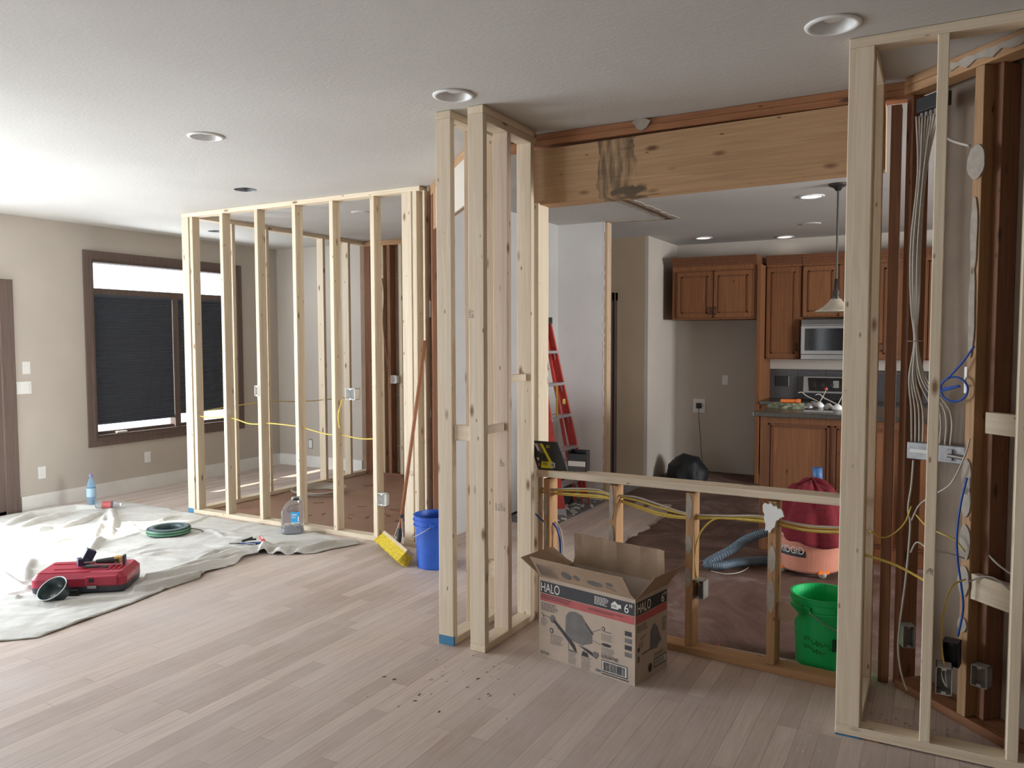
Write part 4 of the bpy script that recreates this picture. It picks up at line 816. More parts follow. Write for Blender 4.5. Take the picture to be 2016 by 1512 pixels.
# ================================================================== LADDER
ld = thing('stepladder', 'red fibreglass stepladder with black top leaning folded at the hall wall', 'ladder', (-3.04, 6.72, -.014))
topz = 1.76; lean = .36
def lp_(u, yoff, xo=0, zo=0): return Vector((-lean*u+xo, yoff, topz*u+zo))
for sgn in (-1, 1):
    a = lp_(0, sgn*.285); b = lp_(1, sgn*.16)
    mb = MB(); ax = (b-a).normalized(); sd = Vector((1, 0, 0)); sd = (sd-ax*sd.dot(ax)).normalized(); q = ax.cross(sd)
    Mx = Matrix((sd, q, ax)).transposed().to_4x4(); Mx.translation = a; ln = (b-a).length
    mb.box((-.04, -.003, 0), (.04, .003, ln), Mx).box((-.04, -.02 if sgn > 0 else 0, 0), (-.034, 0 if sgn > 0 else .02, ln), Mx).box((.034, -.02 if sgn > 0 else 0, 0), (.04, 0 if sgn > 0 else .02, ln), Mx)
    mb.build('side_rail', REDF, ld)
    MB().box((-.045, -.006, 0), (.05, .006, .06), Mx).build('foot', ALU, ld)
    a2 = lp_(.02, sgn*.25, -.10, 0); b2 = lp_(.98, sgn*.14, -.03)
    MB().tube([a2, b2], .017, 4).build('rear_rail', REDF, ld)
for i in range(5):
    u = (.30+i*.305)/topz-.02; hw = .285-.125*u-.006; p = lp_(u, 0)
    MB().box((-.045, -hw, -.014), (.045, hw, .014), Matrix.Translation(p), bev=.003).build('step', ALU, ld)
    mb = MB()
    for s2 in (-1, 1): mb.tube([p+Vector((.03, s2*(hw-.05), -.014)), p+Vector((.02, s2*hw, -.075))], .006, 6)
    mb.build('brace', ALU, ld)
mb = MB()
for i in range(3):
    u = .25+.25*i; q = lp_(u, 0, -.085); hw = .25-.11*u; mb.tube([q+Vector((0, -hw, 0)), q+Vector((0, hw, 0))], .009, 6)
mb.build('rear_spreader', ALU, ld)
MB().box((-.09, -.185, 0), (.06, .185, .07), Matrix.Translation(lp_(1, 0, -.02, -.01)), bev=.008).build('top_cap', BLACK, ld)
tp = lp_(1, 0, -.02, -.01)
d = Decal(tp+Vector((.0605, -.06, .012)), (0, 1, 0), (0, 0, 1), ld, .001)
d.disc(.06, .022, .05, .02, INKW).disc(.06, .022, .038, .013, BLACK, 2); d.rect(.04, .018, .08, .026, INKW, 3); d.build({INKW.name: 'logo', BLACK.name: 'logo_ground'})
MB().box((-.01, -.002, 0), (.012, .002, .30), Matrix.Translation(lp_(.50, -.1, .041)), bev=.001).box((-.001, .1, 0), (.001, .16, .05), Matrix.Translation(lp_(.56, 0, .03))).build('yellow_label', YEL, ld)
# grey sack and debris behind the ladder
mb = MB(); bmesh.ops.create_icosphere(mb.bm, subdivisions=4, radius=1)
for v in mb.bm.verts:
    n_ = noise.noise(v.co*2+Vector((3, 1, 2)))*.3; v.co = Vector((v.co.x*.12*(1+n_), v.co.y*.24*(1+n_), max(0, (v.co.z*.16+.1)*(1+n_))))
props(mb.build('tarp_bundle', plain('dark_green_grey_tarp', (.05, .075, .075), .7, var=.5, scale=8), loc=(-3.29, 6.95, -.014), smooth=True), 'crumpled dark grey tarp on the floor behind the ladder feet', 'tarp')
mb = MB()
for i in range(150):
    x = random.uniform(-3.4, -2.93); y_ = random.uniform(6.05, 7.15); s_ = random.uniform(.004, .016)
    mb.box((x-s_, y_-s_*.7, -.0135), (x+s_, y_+s_*.7, -.0135+s_*.7), )
props(mb.build('plaster_rubble', WHITE), 'crumbs of white plaster scattered around the ladder feet', 'debris', kind='stuff')

# ================================================================== OPEN NAIL CASE ON THE HALF WALL
nc = thing('fastener_box', 'open black fastener box with yellow label on the half wall plate', 'box', (-1.912, 3.932, .851), R(6)); nc.scale = (1.14,)*3
mb = MB(); pr_ = [(-.055, 0), (.105-.05, 0), (.02, .125), (.015, .145), (-.125, .15), (-.135, .142)]
mb.prism([(x*1.0, z) for x, z in [(-.075, 0), (.075, 0), (.025, .14), (.02, .148), (-.115, .15), (-.125, .143)]], -.006, 0, Matrix.Rotation(PI/2, 4, 'X') @ Matrix.Translation((0, 0, .0)))
mb.box((-.075, .0, 0), (.075, .055, .004))
mb.build('lid', BLACK, nc)
mb = MB(); mb.box((.077, 0, 0), (.079, .06, .11)).box((.077, .058, 0), (.17, .06, .11)).box((.168, .0, 0), (.17, .06, .11)).box((.077, 0, 0), (.17, .06, .003)).box((.077, 0, 0), (.17, .002, .095)); mb.build('tray', BLACK, nc)
d = Decal((0, -.0005, 0), (1, 0, 0), (0, 0, 1), nc, .0008)
d.poly([(-.062, .017), (.002, .017), (.002, .05), (-.058, .05)], YINK).poly([(-.02, .05), (-.004, .05), (-.055, .138), (-.068, .138)], YINK)
d.poly([(-.098, .137), (-.082, .137), (-.066, .1), (-.078, .1)], INKW).poly([(-.082, .137), (-.068, .137), (-.045, .09), (-.066, .09)], INKG).rect(-.012, .022, .012, .046, INKW, 2)
for i in range(6): d.rect(-.006+i*.0025, .026, -.0048+i*.0025, .042, INK, 3)
d.rect(-.077, .025, -.066, .04, INKR).poly([(-.08, .055), (-.07, .055), (-.074, .068), (-.084, .068)], INKW)
d.small(-.052, .044, .03, 3, INK, .003, 3); d.small(-.035, .128, .02, 3, YINK, .003); d.build({YINK.name: 'yellow_label', INKW.name: 'white_label', INKG.name: 'picture', INK.name: 'barcode', INKR.name: 'red_sticker'})
d = Decal((.079, -.0005, 0), (1, 0, 0), (0, 0, 1), nc, .0008); d.rect(.0, .035, .088, .06, INKW)
for i in range(4): d.rect(0, .005+i*.0075, .088, .008+i*.0075, INKG)
d.build({INKW.name: 'white_label', INKG.name: 'small_print'})

# ================================================================== CARTON
cx = thing('cardboard_carton', 'open printed carton lettered HALO on the floor before the half wall', 'carton', (-1.765, 3.47, .0005), math.atan2(-.112, .55))
CW, CD, CH = .562, .295, .405; th = .004
mb = MB(); mb.box((0, 0, 0), (CW, th, CH)).box((0, CD-th, 0), (CW, CD, CH)).box((0, th, 0), (th, CD-th, CH)).box((CW-th, th, 0), (CW, CD-th, CH)).box((th, th, 0), (CW-th, CD-th, th)); mb.build('carton_body', CARD, cx)
def flap(O, U, wd, out, ang, ln, name='flap', taper=.012, crease=False):
    """flap hinged on the edge O..O+U*wd, leaning outward by ang from vertical"""
    U = Vector(U); out = Vector(out); d_ = out*math.sin(ang)+Vector((0, 0, 1))*math.cos(ang); O = Vector(O); n = 12; mb = MB(); g = []
    for i in range(n+1):
        u = i/n; row = []
        for j in range(5):
            v = j/4; uu = taper+(wd-2*taper)*u if j else wd*u
            bend = (.006*math.sin(u*9)+.004*math.sin(u*23))*v if crease else .004*math.sin(u*3)*v*v
            row.append(mb.bm.verts.new(O+U*uu+d_*ln*v+out*bend))
        g.append(row)
    for i in range(n):
        for j in range(4): mb.bm.faces.new((g[i][j], g[i+1][j], g[i+1][j+1], g[i][j+1]))
    return mb.build(name, CARDIN, cx, solid=.004), d_
flap((0, 0, CH), (1, 0, 0), CW, (0, -1, 0), R(36), .145)
flap((0, CD, CH), (1, 0, 0), CW, (0, 1, 0), R(-4), .165, crease=True)
flap((CW, 0, CH), (0, 1, 0), CD, (1, 0, 0), R(38), .145); flap((0, 0, CH), (0, 1, 0), CD, (-1, 0, 0), R(62), .145)
d_ = Vector((0, -math.sin(R(36)), math.cos(R(36))))
d = Decal((0, -.0028, CH), (1, 0, 0), d_, cx, .0008)
d.line(.03, .02, .13, .02, .003, INKG).line(.03, .1, .13, .1, .003, INKG).line(.03, .02, .03, .1, .003, INKG).line(.13, .02, .13, .1, .003, INKG)
for i in range(9): d.line(.035+i*.01, .025, .035+i*.01, .095, .004, INKG)
d.disc(.20, .06, .03, .028, INKG).disc(.26, .06, .018, .02, INKG).disc(.36, .05, .045, .02, INKG).line(.42, .05, .47, .03, .008, INKG).disc(.45, .07, .02, .014, INKG); d.build({INKG.name: 'faint_print'})
d = Decal((0, 0, 0), (1, 0, 0), (0, 0, 1), cx, .0008)
w_ = CW
d.rect(.01, .325, w_-.004, .385, INK); d.rect(.01, .285, w_-.004, .322, INKR)
d.text('HALO', .016, .332, .046, INKW, .115); d.text('6"', w_-.058, .332, .044, INKW, .042); d.small(w_-.225, .372, .085, 6, INKW, .004, 2)
d.poly([(w_-.13, .337), (w_-.09, .337), (w_-.09, .358), (w_-.11, .374), (w_-.13, .358)], INKW, 2); d.rect(w_-.105, .345, w_-.075, .362, INKW, 3); d.small(w_-.126, .352, .03, 2, INK, .004, 4)
d.small(.016, .315, .2, 3, INK, .005, 2); d.small(.30, .308, .2, 2, INK, .004, 2)
d.small(.016, .272, .11, 5, INK, .005)
# drawing of the fitting
d.poly([(.165, .13), (.275, .115), (.285, .235), (.265, .262), (.225, .272), (.19, .265), (.168, .24)], INKG); d.poly([(.275, .12), (.325, .14), (.325, .185), (.285, .235)], INKG); d.line(.285, .23, .33, .185, .006, INK, 2)
d.poly([(.09, .195), (.10, .205), (.22, .11), (.235, .075), (.22, .08), (.19, .11)], INK, 2); d.poly([(.24, .115), (.30, .105), (.355, .085), (.35, .072), (.30, .09)], INK, 2); d.disc(.088, .205, .016, .02, INKG, 2); d.disc(.345, .092, .016, .014, INKG, 3)
d.line(.03, .213, .078, .207, .003, INK).line(.02, .225, .034, .20, .004, INK).line(.315, .19, .375, .222, .002, INK).line(.33, .155, .375, .145, .002, INK).line(.12, .16, .12, .185, .002, INK).line(.185, .07, .185, .11, .002, INK).line(.28, .08, .28, .105, .002, INK)
d.disc(.082, .145, .011, .013, INK).disc(.082, .145, .006, .008, CARD, 2); d.disc(.405, .152, .028, .008, INK).disc(.388, .226, .009, .011, INK).disc(.388, .226, .005, .007, CARD, 2).line(.395, .215, .43, .215, .003, INK)
for x, y_, ww, rr in [(.016, .195, .04, 7), (.075, .125, .08, 9), (.185, .062, .05, 10), (.262, .062, .06, 11), (.378, .20, .07, 6), (.378, .135, .075, 9)]: d.small(x, y_, ww, rr, INKG, .0034)
d.poly([(.262, .066), (.305, .066), (.30, .086), (.27, .09)], INK); d.rect(.185, .068, .235, .078, INKG)
for i in range(4): d.rect(w_-.055, .225-i*.033, w_-.018, .247-i*.033, INK if i % 2 == 0 else INKG)
d.text('E7ICATNB', .38, .087, .017, INK, .09); d.rect(.38, .02, .522, .078, INK); d.rect(.384, .026, .518, .074, INKW, 2)
x = .39
while x < .51: ww = random.choice([.0015, .003, .0045]); d.rect(x, .029, x+ww, .071, INK, 3); x += ww+random.choice([.0015, .003])
d.rect(.38, .009, .53, .014, INK); d.text('EATON', .012, .013, .015, INK, .052); d.rect(.345, .013, .375, .026, INKG)
d.build({INK.name: 'black_print', INKR.name: 'red_band', INKW.name: 'white_lettering', INKG.name: 'grey_print', CARD.name: 'bare_board'})
d = Decal((CW, 0, 0), (0, 1, 0), (0, 0, 1), cx, .0008)
d.rect(.008, .325, CD-.008, .385, INK); d.rect(.008, .285, CD-.008, .322, INKR); d.text('HALO', .016, .332, .046, INKW, .12); d.text('6"', CD-.06, .332, .044, INKW, .042)
d.small(.016, .27, .1, 4, INK, .005); d.poly([(.13, .13), (.20, .12), (.205, .22), (.17, .25), (.135, .22)], INKG); d.poly([(.20, .13), (.24, .15), (.20, .22)], INKG); d.line(.06, .13, .14, .135, .006, INK); d.line(.045, .205, .09, .215, .004, INK); d.disc(.135, .045, .017, .022, INK)
d.small(.03, .19, .05, 6, INKG, .0034); d.small(CD-.05, .25, .04, 8, INK, .005); d.rect(.17, .03, CD-.01, .075, INK); d.rect(.175, .036, CD-.015, .07, INKW, 2)
x = .18
while x < CD-.025: d.rect(x, .038, x+.002, .068, INK, 3); x += .005
d.small(.17, .095, .1, 2, INK, .006); d.rect(.02, .10, .04, .13, INKG); d.disc(.03, .16, .01, .012, INK)
d.build({INK.name: 'black_print', INKR.name: 'red_band', INKW.name: 'white_lettering', INKG.name: 'grey_print'})

# ================================================================== BUCKETS
def bucket(name, lab, loc, m, h, rt, rb, rotz=0):
    b_ = thing(name, lab, 'bucket', loc, rotz)
    mb = MB().lathe([(.001, .0), (rb-.004, 0), (rb, .006), (rt-.012, h*.78), (rt-.01, h*.80), (rt+.004, h*.80), (rt+.004, h*.82), (rt-.006, h*.825), (rt-.004, h*.90), (rt+.006, h*.905), (rt+.006, h*.92), (rt-.002, h*.925), (rt, h*.985), (rt+.005, h), (rt-.006, h), (rt-.01, h*.9), (rb-.004, .01), (.001, .008)], 48)
    mb.build('pail', m, b_, smooth=False)
    mb = MB()
    for s_ in (-1, 1): mb.box((s_*(rt+.003)-.012, -.016, h*.82), (s_*(rt+.003)+.012, .016, h*.9), bev=.004)
    mb.build('handle_ear', m, b_)
    MB().tube([((rt+.012)*math.cos(a), -(rt+.014)*math.sin(a), h*.86-.11*math.sin(a)) for a in [i*PI/20 for i in range(21)]], .003, 6).build('wire_bail', GALV, b_)
    return b_
bb = bucket('bucket', 'blue plastic pail standing left of the tall framed column', (-3.125, 4.53, .0005), BLUE, .368, .148, .128, R(-62))
gb_ = bucket('bucket', 'bright green plastic pail behind the half wall at the right post', (-.50, 4.075, -.018), GREEN, .362, .150, .125, R(70))
d = Decal((0, 0, 0), (1, 0, 0), (0, 0, 1), gb_, .001)
# lettering wrapped on the green pail
def wrap_text(par, s_, ang, z, h, m, r_, rotz):
    c = bpy.data.curves.new('t', 'FONT'); c.body = s_; c.shear = .35; o = bpy.data.objects.new('t', c); COL.objects.link(o)
    me = bpy.data.meshes.new_from_object(o); bpy.data.objects.remove(o); bpy.data.curves.remove(c)
    ys = [v.co.y for v in me.vertices]; k = h/(max(ys)-min(ys))
    for v in me.vertices:
        a = ang+v.co.x*k/r_-rotz; rr = r_+.0015; v.co = Vector((rr*math.cos(a), rr*math.sin(a), z+v.co.y*k))
    me.materials.append(m); o = bpy.data.objects.new('lettering', me); COL.objects.link(o); o.parent = par
DKG = plain('dark_green_ink', (.005, .09, .03), .6)
for z0, ln_, am in ((.17, 26, .016), (.13, 18, .012)):
    pts = []
    for i in range(ln_*4):
        a_ = R(-190)+i*.0105; rr = .125+.025*(z0/.36)/.8+.006; pts.append((rr*math.cos(a_+.02*math.sin(i*.5)), rr*math.sin(a_+.02*math.sin(i*.5)), z0-i*.0004+am*.8*math.sin(i*.37+math.sin(i*.13)*2)*(.35+.65*abs(math.sin(i*.11)))))
    MB().tube(pts, .0016, 5).build('scribbled_mark', DKG, gb_)
MB().box((-.02, 0, -.03), (.02, .002, .03), Matrix.Translation((.143*math.cos(R(-128)), .143*math.sin(R(-128)), .15)) @ Matrix.Rotation(R(-128)+PI/2, 4, 'Z')).build('measure_marks', DKG, gb_)

# ================================================================== SHOP VACUUM
vc = thing('shop_vacuum', 'orange drum shop vacuum lettered RIDGID with a red cloth over it', 'vacuum', (-.80, 5.72, -.0183))
MB().lathe([(.001, .035), (.20, .035), (.21, .05), (.245, .26), (.255, .27), (.262, .285), (.258, .31), (.001, .31)], 56).build('drum', ORANGE, vc, smooth=False)
MB().lathe([(.001, .311), (.235, .311), (.23, .36), (.19, .43), (.15, .50), (.11, .535), (.001, .545)], 40).build('motor_head', BLACK, vc, smooth=True)
for i in range(4):
    a = R(45+90*i-10); q = Vector((.19*math.cos(a), .19*math.sin(a), 0)); MB().lathe([(.001, -.02), (.022, -.018), (.026, 0), (.022, .018), (.001, .02)], 16, Matrix.Translation(q+Vector((0, 0, .027))) @ Matrix.Rotation(PI/2, 4, 'X')).build('caster', GREYPL, vc, smooth=True)
    MB().box((-.04, -.02, .03), (.04, .02, .10), Matrix.Translation(q) @ Matrix.Rotation(a+PI/2, 4, 'Z'), bev=.006).build('caster_foot', ORANGEB, vc)
def wrap_text2(par, s_, ang0, z, h, wd, m, r_, back=None):
    c = bpy.data.curves.new('t', 'FONT'); c.body = s_; o = bpy.data.objects.new('t', c); COL.objects.link(o)
    me = bpy.data.meshes.new_from_object(o); bpy.data.objects.remove(o); bpy.data.curves.remove(c)
    X = [v.co.x for v in me.vertices]; Yy = [v.co.y for v in me.vertices]; kx = wd/(max(X)-min(X)); ky = h/(max(Yy)-min(Yy))
    for v in me.vertices:
        a = ang0+(v.co.x-min(X))*kx/r_; zz = z+(v.co.y-min(Yy))*ky; rr = r_+.004+(zz-z)*.16; v.co = Vector((rr*math.cos(a), rr*math.sin(a), zz))
    me.materials.append(m); o = bpy.data.objects.new('lettering', me); COL.objects.link(o); o.parent = par
    if back:
        mb = MB(); n = 12; g = []
        for i in range(n+1):
            a = ang0+(-.012+(wd+.024)*i/n)/r_; g.append([mb.bm.verts.new(((r_+q)*math.cos(a), (r_+q)*math.sin(a), zz)) for q, zz in ((-.001, z-.02), (.0075, z+h+.012))])
        for i in range(n): mb.bm.faces.new((g[i][0], g[i+1][0], g[i+1][1], g[i][1]))
        mb.build('name_plate', back, par, solid=.001)
wrap_text2(vc, 'RIDGID', R(-133), .165, .05, .17, INKW, .2290, INK)
rs = thing('hose_socket', 'short blue hose connector standing up at the back of the shop vacuum', 'hose connector', (-.742, 5.95, -.0183))
MB().lathe([(.028, .0), (.028, .60), (.032, .605), (.034, .69), (.030, .69), (.027, .61), (.024, .0)], 24, Matrix.Rotation(R(-4), 4, 'Y')).build('tube', plain('blue_tube', (.05, .16, .36), .5), rs, smooth=True)
MB().box((-.13, -.01, .50), (-.05, .05, .60), bev=.01).build('orange_clip', ORANGE, rs)
def corr(pts, r_, rings):
    path = smooth_path(pts, 40); return MB().tube(path, lambda u: r_*(1+.10*math.sin(u*rings*2*PI)), 14)
hs = [P(1556, 1034, 1, 5.68), P(1510, 1047, 1, 5.62), P(1470, 1062, 1, 5.56), P(1440, 1082, 1, 5.48), (-1.42, 5.38, .035), (-1.34, 5.42, .02), (-1.25, 5.55, .02), (-1.12, 5.66, .02), (-1.03, 5.70, .02)]
props(corr(hs, .03, 90).build('vacuum_hose', HOSE, smooth=True), 'ribbed blue-grey hose looping from the shop vacuum to the floor', 'hose')
# red cloth draped over the vacuum head
mb = MB(); n, mR = 110, 34; cxv, cyv = -.80, 5.70; g = []
for j in range(mR+1):
    v = j/mR; row = []
    for i in range(n):
        a = 2*PI*i/n; fold = .5*math.sin(a*7+1.3)+.35*math.sin(a*12+.5)+.3*math.sin(a*4)
        rr = .02+.27*v**1.0*(1+.10*fold*v); r_flat = .30*min(1, v/.55)
        rad = .285*(v**.72)*(1+.13*fold*v)
        z = .64-.34*v**1.55+.02*fold*(1-v)+.035*math.sin(a*3+v*7)*v*(1-v)*3+.03*noise.noise(Vector((math.cos(a)*2.5*v, math.sin(a)*2.5*v, 4.0)))
        if v > .8: z += .03*(v-.8)/.2*max(0, math.cos(a+2.3))
        if v > .8: z -= .07*(v-.8)/.2*max(0, math.sin(a+2.9))
        row.append(mb.bm.verts.new((rad*math.cos(a), rad*math.sin(a), z)))
    g.append(row)
for j in range(mR):
    for i in range(n): mb.bm.faces.new((g[j][i], g[j][(i+1) % n], g[j+1][(i+1) % n], g[j+1][i]))
mb.bm.faces.new(g[0][::-1])
props(mb.build('red_cloth', REDC, loc=(-.79, 5.69, -.0183), smooth=True, solid=.006), 'dark red terry cloth draped over the shop vacuum head', 'cloth')
pn = thing('red_pencil', 'thin red marker pencil lying on the floor behind the half wall', 'pencil', P(1418, 1276, 2, -.012), R(-62))
MB().tube([(-.055, 0, 0), (.055, 0, 0)], .004, 6).build('barrel', REDF, pn); MB().tube([(.055, 0, 0), (.07, 0, 0)], lambda u: .004*(1-u)+.0005, 6).build('tip', PINEW, pn)
cable('white_string', 'thin white cord lying loosely on the kitchen floor by the vacuum hose', [P(1375, 1107, 2, -.014), P(1405, 1100, 2, -.014), P(1440, 1108, 2, -.014), P(1475, 1112, 2, -.014), P(1460, 1125, 2, -.014), P(1430, 1130, 2, -.014), P(1400, 1124, 2, -.014)], .003, WIRE, cat='cord')

# ================================================================== BROOM
bt = Vector((-3.43, 4.86, 1.585)); bh = Vector((-3.54, 4.66, .12))
br = thing('push_broom', 'push broom with yellow bristles and brown handle leaning beside the blue pail', 'broom', (-3.53, 4.60, 0))
OB = Vector(br.location)
MB().tube([bh-OB, bt-OB], .0135, 12).build('handle', HANDLEW, br, smooth=True)
e0 = Vector((-3.77, 4.80, .092)); e1 = Vector((-3.26, 4.42, .092))       # block axis
ax = (e1-e0).normalized(); dn = Vector((-.62, -.30, -.72)); dn = (dn-ax*dn.dot(ax)).normalized(); sd = ax.cross(dn)
Mx = Matrix((ax, sd, dn)).transposed().to_4x4(); Mx.translation = (e0+e1)/2-OB; hl = .31
MB().box((-hl, -.033, -.012), (hl, .033, .012), Mx, bev=.004).build('wooden_block', lumber('block_wood', (.62, .5, .33), (.5, .38, .24), (.3, .2, .1), kn=.01), br)
mb = MB()
for i in range(70):
    for j in range(8):
        u = -hl+.008+(2*hl-.016)*i/69; v = -.028+.056*j/7; fl = (v/.028)*.018; fu = (u/hl)*.012
        a = Mx @ Vector((u, v, .012)); b = Mx @ Vector((u+fu+random.uniform(-.003, .003), v+fl, .095+random.uniform(-.004, .004)))
        mb.tube([a, b], .0035, 4, False)
o = mb.build('bristles', YBR, br); o['kind'] = 'stuff'
fe = Mx @ Vector((0, 0, -.012))
MB().tube([fe, (bh-OB)+(bt-bh).normalized()*.06], .019, 12).build('socket', BLACK, br)
hp = (bh-OB)+(bt-bh).normalized()*.16
mb = MB()
for s_ in (-1, 1): mb.tube(smooth_path([hp, (hp+(Mx @ Vector((s_*.1, 0, -.012))))/2+ax*s_*.012, Mx @ Vector((s_*.13, 0, -.012))]), .0035, 6)
mb.build('brace_wire', GALV, br); MB().tube([hp-Vector((0, 0, .012)), hp+Vector((0, 0, .012))], .018, 12).build('clamp', DARKMET, br)

# ================================================================== DROP CLOTH
outl = [(-7.44, 1.7), (-4.62, 1.75), (-4.40, 2.2), (-4.22, 2.385), (-4.25, 2.7), (-4.27, 2.97), (-4.33, 3.3), (-4.33, 3.52), (-4.40, 3.62), (-4.38, 3.85), (-4.46, 4.02), (-4.42, 4.17), (-4.28, 4.19), (-4.08, 4.35), (-4.05, 4.5), (-3.96, 4.72), (-4.2, 4.78), (-4.6, 4.80), (-6.1, 4.82), (-6.6, 4.88), (-7.05, 4.86), (-7.25, 4.62), (-7.44, 4.35)]
cres = .015; xs_ = np.arange(-7.46, -3.9, cres); ys_ = np.arange(1.68, 4.92, cres); GX, GY = np.meshgrid(xs_, ys_, indexing='ij')
Z = np.full(GX.shape, .006)
def ridge(pts, h, wd, skew=.0):
    global Z
    q = [P(x, y, 2, 0) for x, y in pts]; best = np.full(GX.shape, 9.); tt = np.zeros(GX.shape); tot = sum((b-a).length for a, b in zip(q, q[1:])); acc = 0
    for a, b in zip(q, q[1:]):
        dx, dy = b.x-a.x, b.y-a.y; l2 = dx*dx+dy*dy; u = np.clip(((GX-a.x)*dx+(GY-a.y)*dy)/l2, 0, 1)
        dd = np.hypot(GX-a.x-u*dx, GY-a.y-u*dy); m_ = dd < best; best = np.where(m_, dd, best); tt = np.where(m_, (acc+u*math.sqrt(l2))/tot, tt); acc += math.sqrt(l2)
    side = 1.0; Z = np.maximum(Z, .006+1.45*h*np.sin(np.clip(tt, .03, .97)*PI)**.5*np.clip(1-(best/(wd*.95))**2, 0, 1)**.8)
for pts, h, wd in [
    ([(0, 1160), (80, 1165), (200, 1163), (330, 1140), (450, 1110), (530, 1085)], .035, .035), ([(0, 1180), (150, 1180), (290, 1165), (420, 1130), (560, 1100)], .03, .03),
    ([(0, 1190), (120, 1195), (260, 1178)], .02, .03), ([(260, 1150), (360, 1125), (470, 1090), (610, 1078)], .03, .03), ([(230, 1165), (340, 1150), (440, 1120)], .025, .025),
    ([(0, 1042), (60, 1020), (150, 1005), (215, 1002)], .035, .04), ([(20, 1050), (80, 1030), (150, 1012)], .03, .03), ([(105, 1048), (160, 1032), (215, 1008)], .03, .03),
    ([(55, 1052), (85, 1048), (110, 1044)], .03, .025), ([(218, 1005), (222, 1030), (215, 1060)], .03, .045), ([(200, 1062), (185, 1080), (175, 1090)], .03, .03), ([(215, 1008), (190, 1050), (180, 1075)], .02, .03),
    ([(60, 1105), (50, 1130), (48, 1150)], .025, .04), ([(0, 1130), (25, 1150), (50, 1162)], .02, .03), ([(560, 1100), (600, 1088), (660, 1075), (705, 1070)], .03, .03),
    ([(520, 1083), (560, 1075), (600, 1072), (670, 1068)], .022, .025), ([(500, 1092), (540, 1100), (560, 1085)], .04, .05), ([(535, 1078), (520, 1085), (515, 1100)], .05, .035), ([(240, 1102), (320, 1085), (400, 1078), (500, 1083)], .015, .03),
    ([(255, 1030), (262, 1040), (280, 1052)], .015, .02), ([(300, 1035), (330, 1024), (350, 1018)], .015, .02), ([(400, 1045), (425, 1052), (440, 1060)], .015, .02), ([(380, 1110), (430, 1090), (500, 1078)], .02, .02), ([(420, 1130), (470, 1125), (540, 1105)], .025, .025)]:
    ridge(pts, h, wd)
rr_ = random.Random(9)
for i in range(70):
    x0 = rr_.uniform(-10, 620); y0 = rr_.uniform(1030, 1215); ln_ = rr_.uniform(40, 150); sl = rr_.gauss(-.16, .16)
    if y0 > 1250-.28*x0: continue
    ridge([(x0, y0), (x0+ln_*.5, y0+ln_*.5*sl+rr_.uniform(-4, 4)), (x0+ln_, y0+ln_*sl)], rr_.uniform(.005, .012), rr_.uniform(.02, .04))
rngn = np.zeros(GX.shape)
for i in range(GX.shape[0]):
    for j in range(GX.shape[1]):
        v = Vector((GX[i, j], GY[i, j], 0)); u_ = v.x*.8+v.y*.6; q_ = v.y*.8-v.x*.6; rngn[i, j] = .010*abs(noise.noise(Vector((u_*1.7, q_*8, 2))))+.006*abs(noise.noise(Vector((u_*4+3, q_*15, 5))))+.005*noise.noise(v*4)+.0035*noise.noise(Vector((v.x*7+v.y*5, v.y*4-v.x*3, 1)))+.002*noise.noise(v*19)
Z = Z+rngn+.003; Z = np.maximum(Z, .003)
a_ = math.atan2(.60, .80); lx = (GX+4.93)*math.cos(a_)+(GY-2.74)*math.sin(a_); ly = -(GX+4.93)*math.sin(a_)+(GY-2.74)*math.cos(a_)
Z = np.where((lx > -.05) & (lx < .61) & (ly > -.08) & (ly < .38), np.minimum(Z, .012), Z)
def inside(x, y):
    c = False; n = len(outl)
    for i in range(n):
        x1, y1 = outl[i]; x2, y2 = outl[(i+1) % n]
        if (y1 > y) != (y2 > y) and x < (x2-x1)*(y-y1)/(y2-y1)+x1: c = not c
    return c
def edge_snap(x, y):
    best = None
    for i in range(len(outl)):
        a = Vector(outl[i]); b = Vector(outl[(i+1) % len(outl)]); d_ = b-a; u = max(0, min(1, (Vector((x, y))-a).dot(d_)/d_.length_squared)); q = a+d_*u; dd = (Vector((x, y))-q).length
        if best is None or dd < best[0]: best = (dd, q)
    return best
mb = MB(); vmap = {}; ins = {}
for i in range(GX.shape[0]):
    for j in range(GX.shape[1]): ins[i, j] = inside(GX[i, j], GY[i, j])
def gv(i, j):
    if (i, j) not in vmap:
        x, y = GX[i, j], GY[i, j]; z = Z[i, j]
        if not ins[i, j]: dd, q = edge_snap(x, y); x, y = q.x, q.y; z = max(.003, z*.5)
        vmap[i, j] = mb.bm.verts.new((x, y, z))
    return vmap[i, j]
for i in range(GX.shape[0]-1):
    for j in range(GX.shape[1]-1):
        if any(ins[a, b] for a, b in ((i, j), (i+1, j), (i+1, j+1), (i, j+1))): mb.bm.faces.new((gv(i, j), gv(i+1, j), gv(i+1, j+1), gv(i, j+1)))
dc = mb.build('drop_cloth', CANVAS, smooth=True); props(dc, 'rumpled canvas drop cloth spread over the floor at the left', 'drop cloth')
dc.modifiers.new('s', 'SOLIDIFY').thickness = .002; dc.modifiers['s'].offset = -1
def cz(x, y):
    i = int(round((x+7.46)/cres)); j = int(round((y-1.68)/cres)); return float(Z[max(0, min(i, Z.shape[0]-1)), max(0, min(j, Z.shape[1]-1))])
def czm(x, y, r_): return max(cz(x+r_*math.cos(a), y+r_*math.sin(a)) for a in [0, 1, 2, 3, 4, 5, 6])

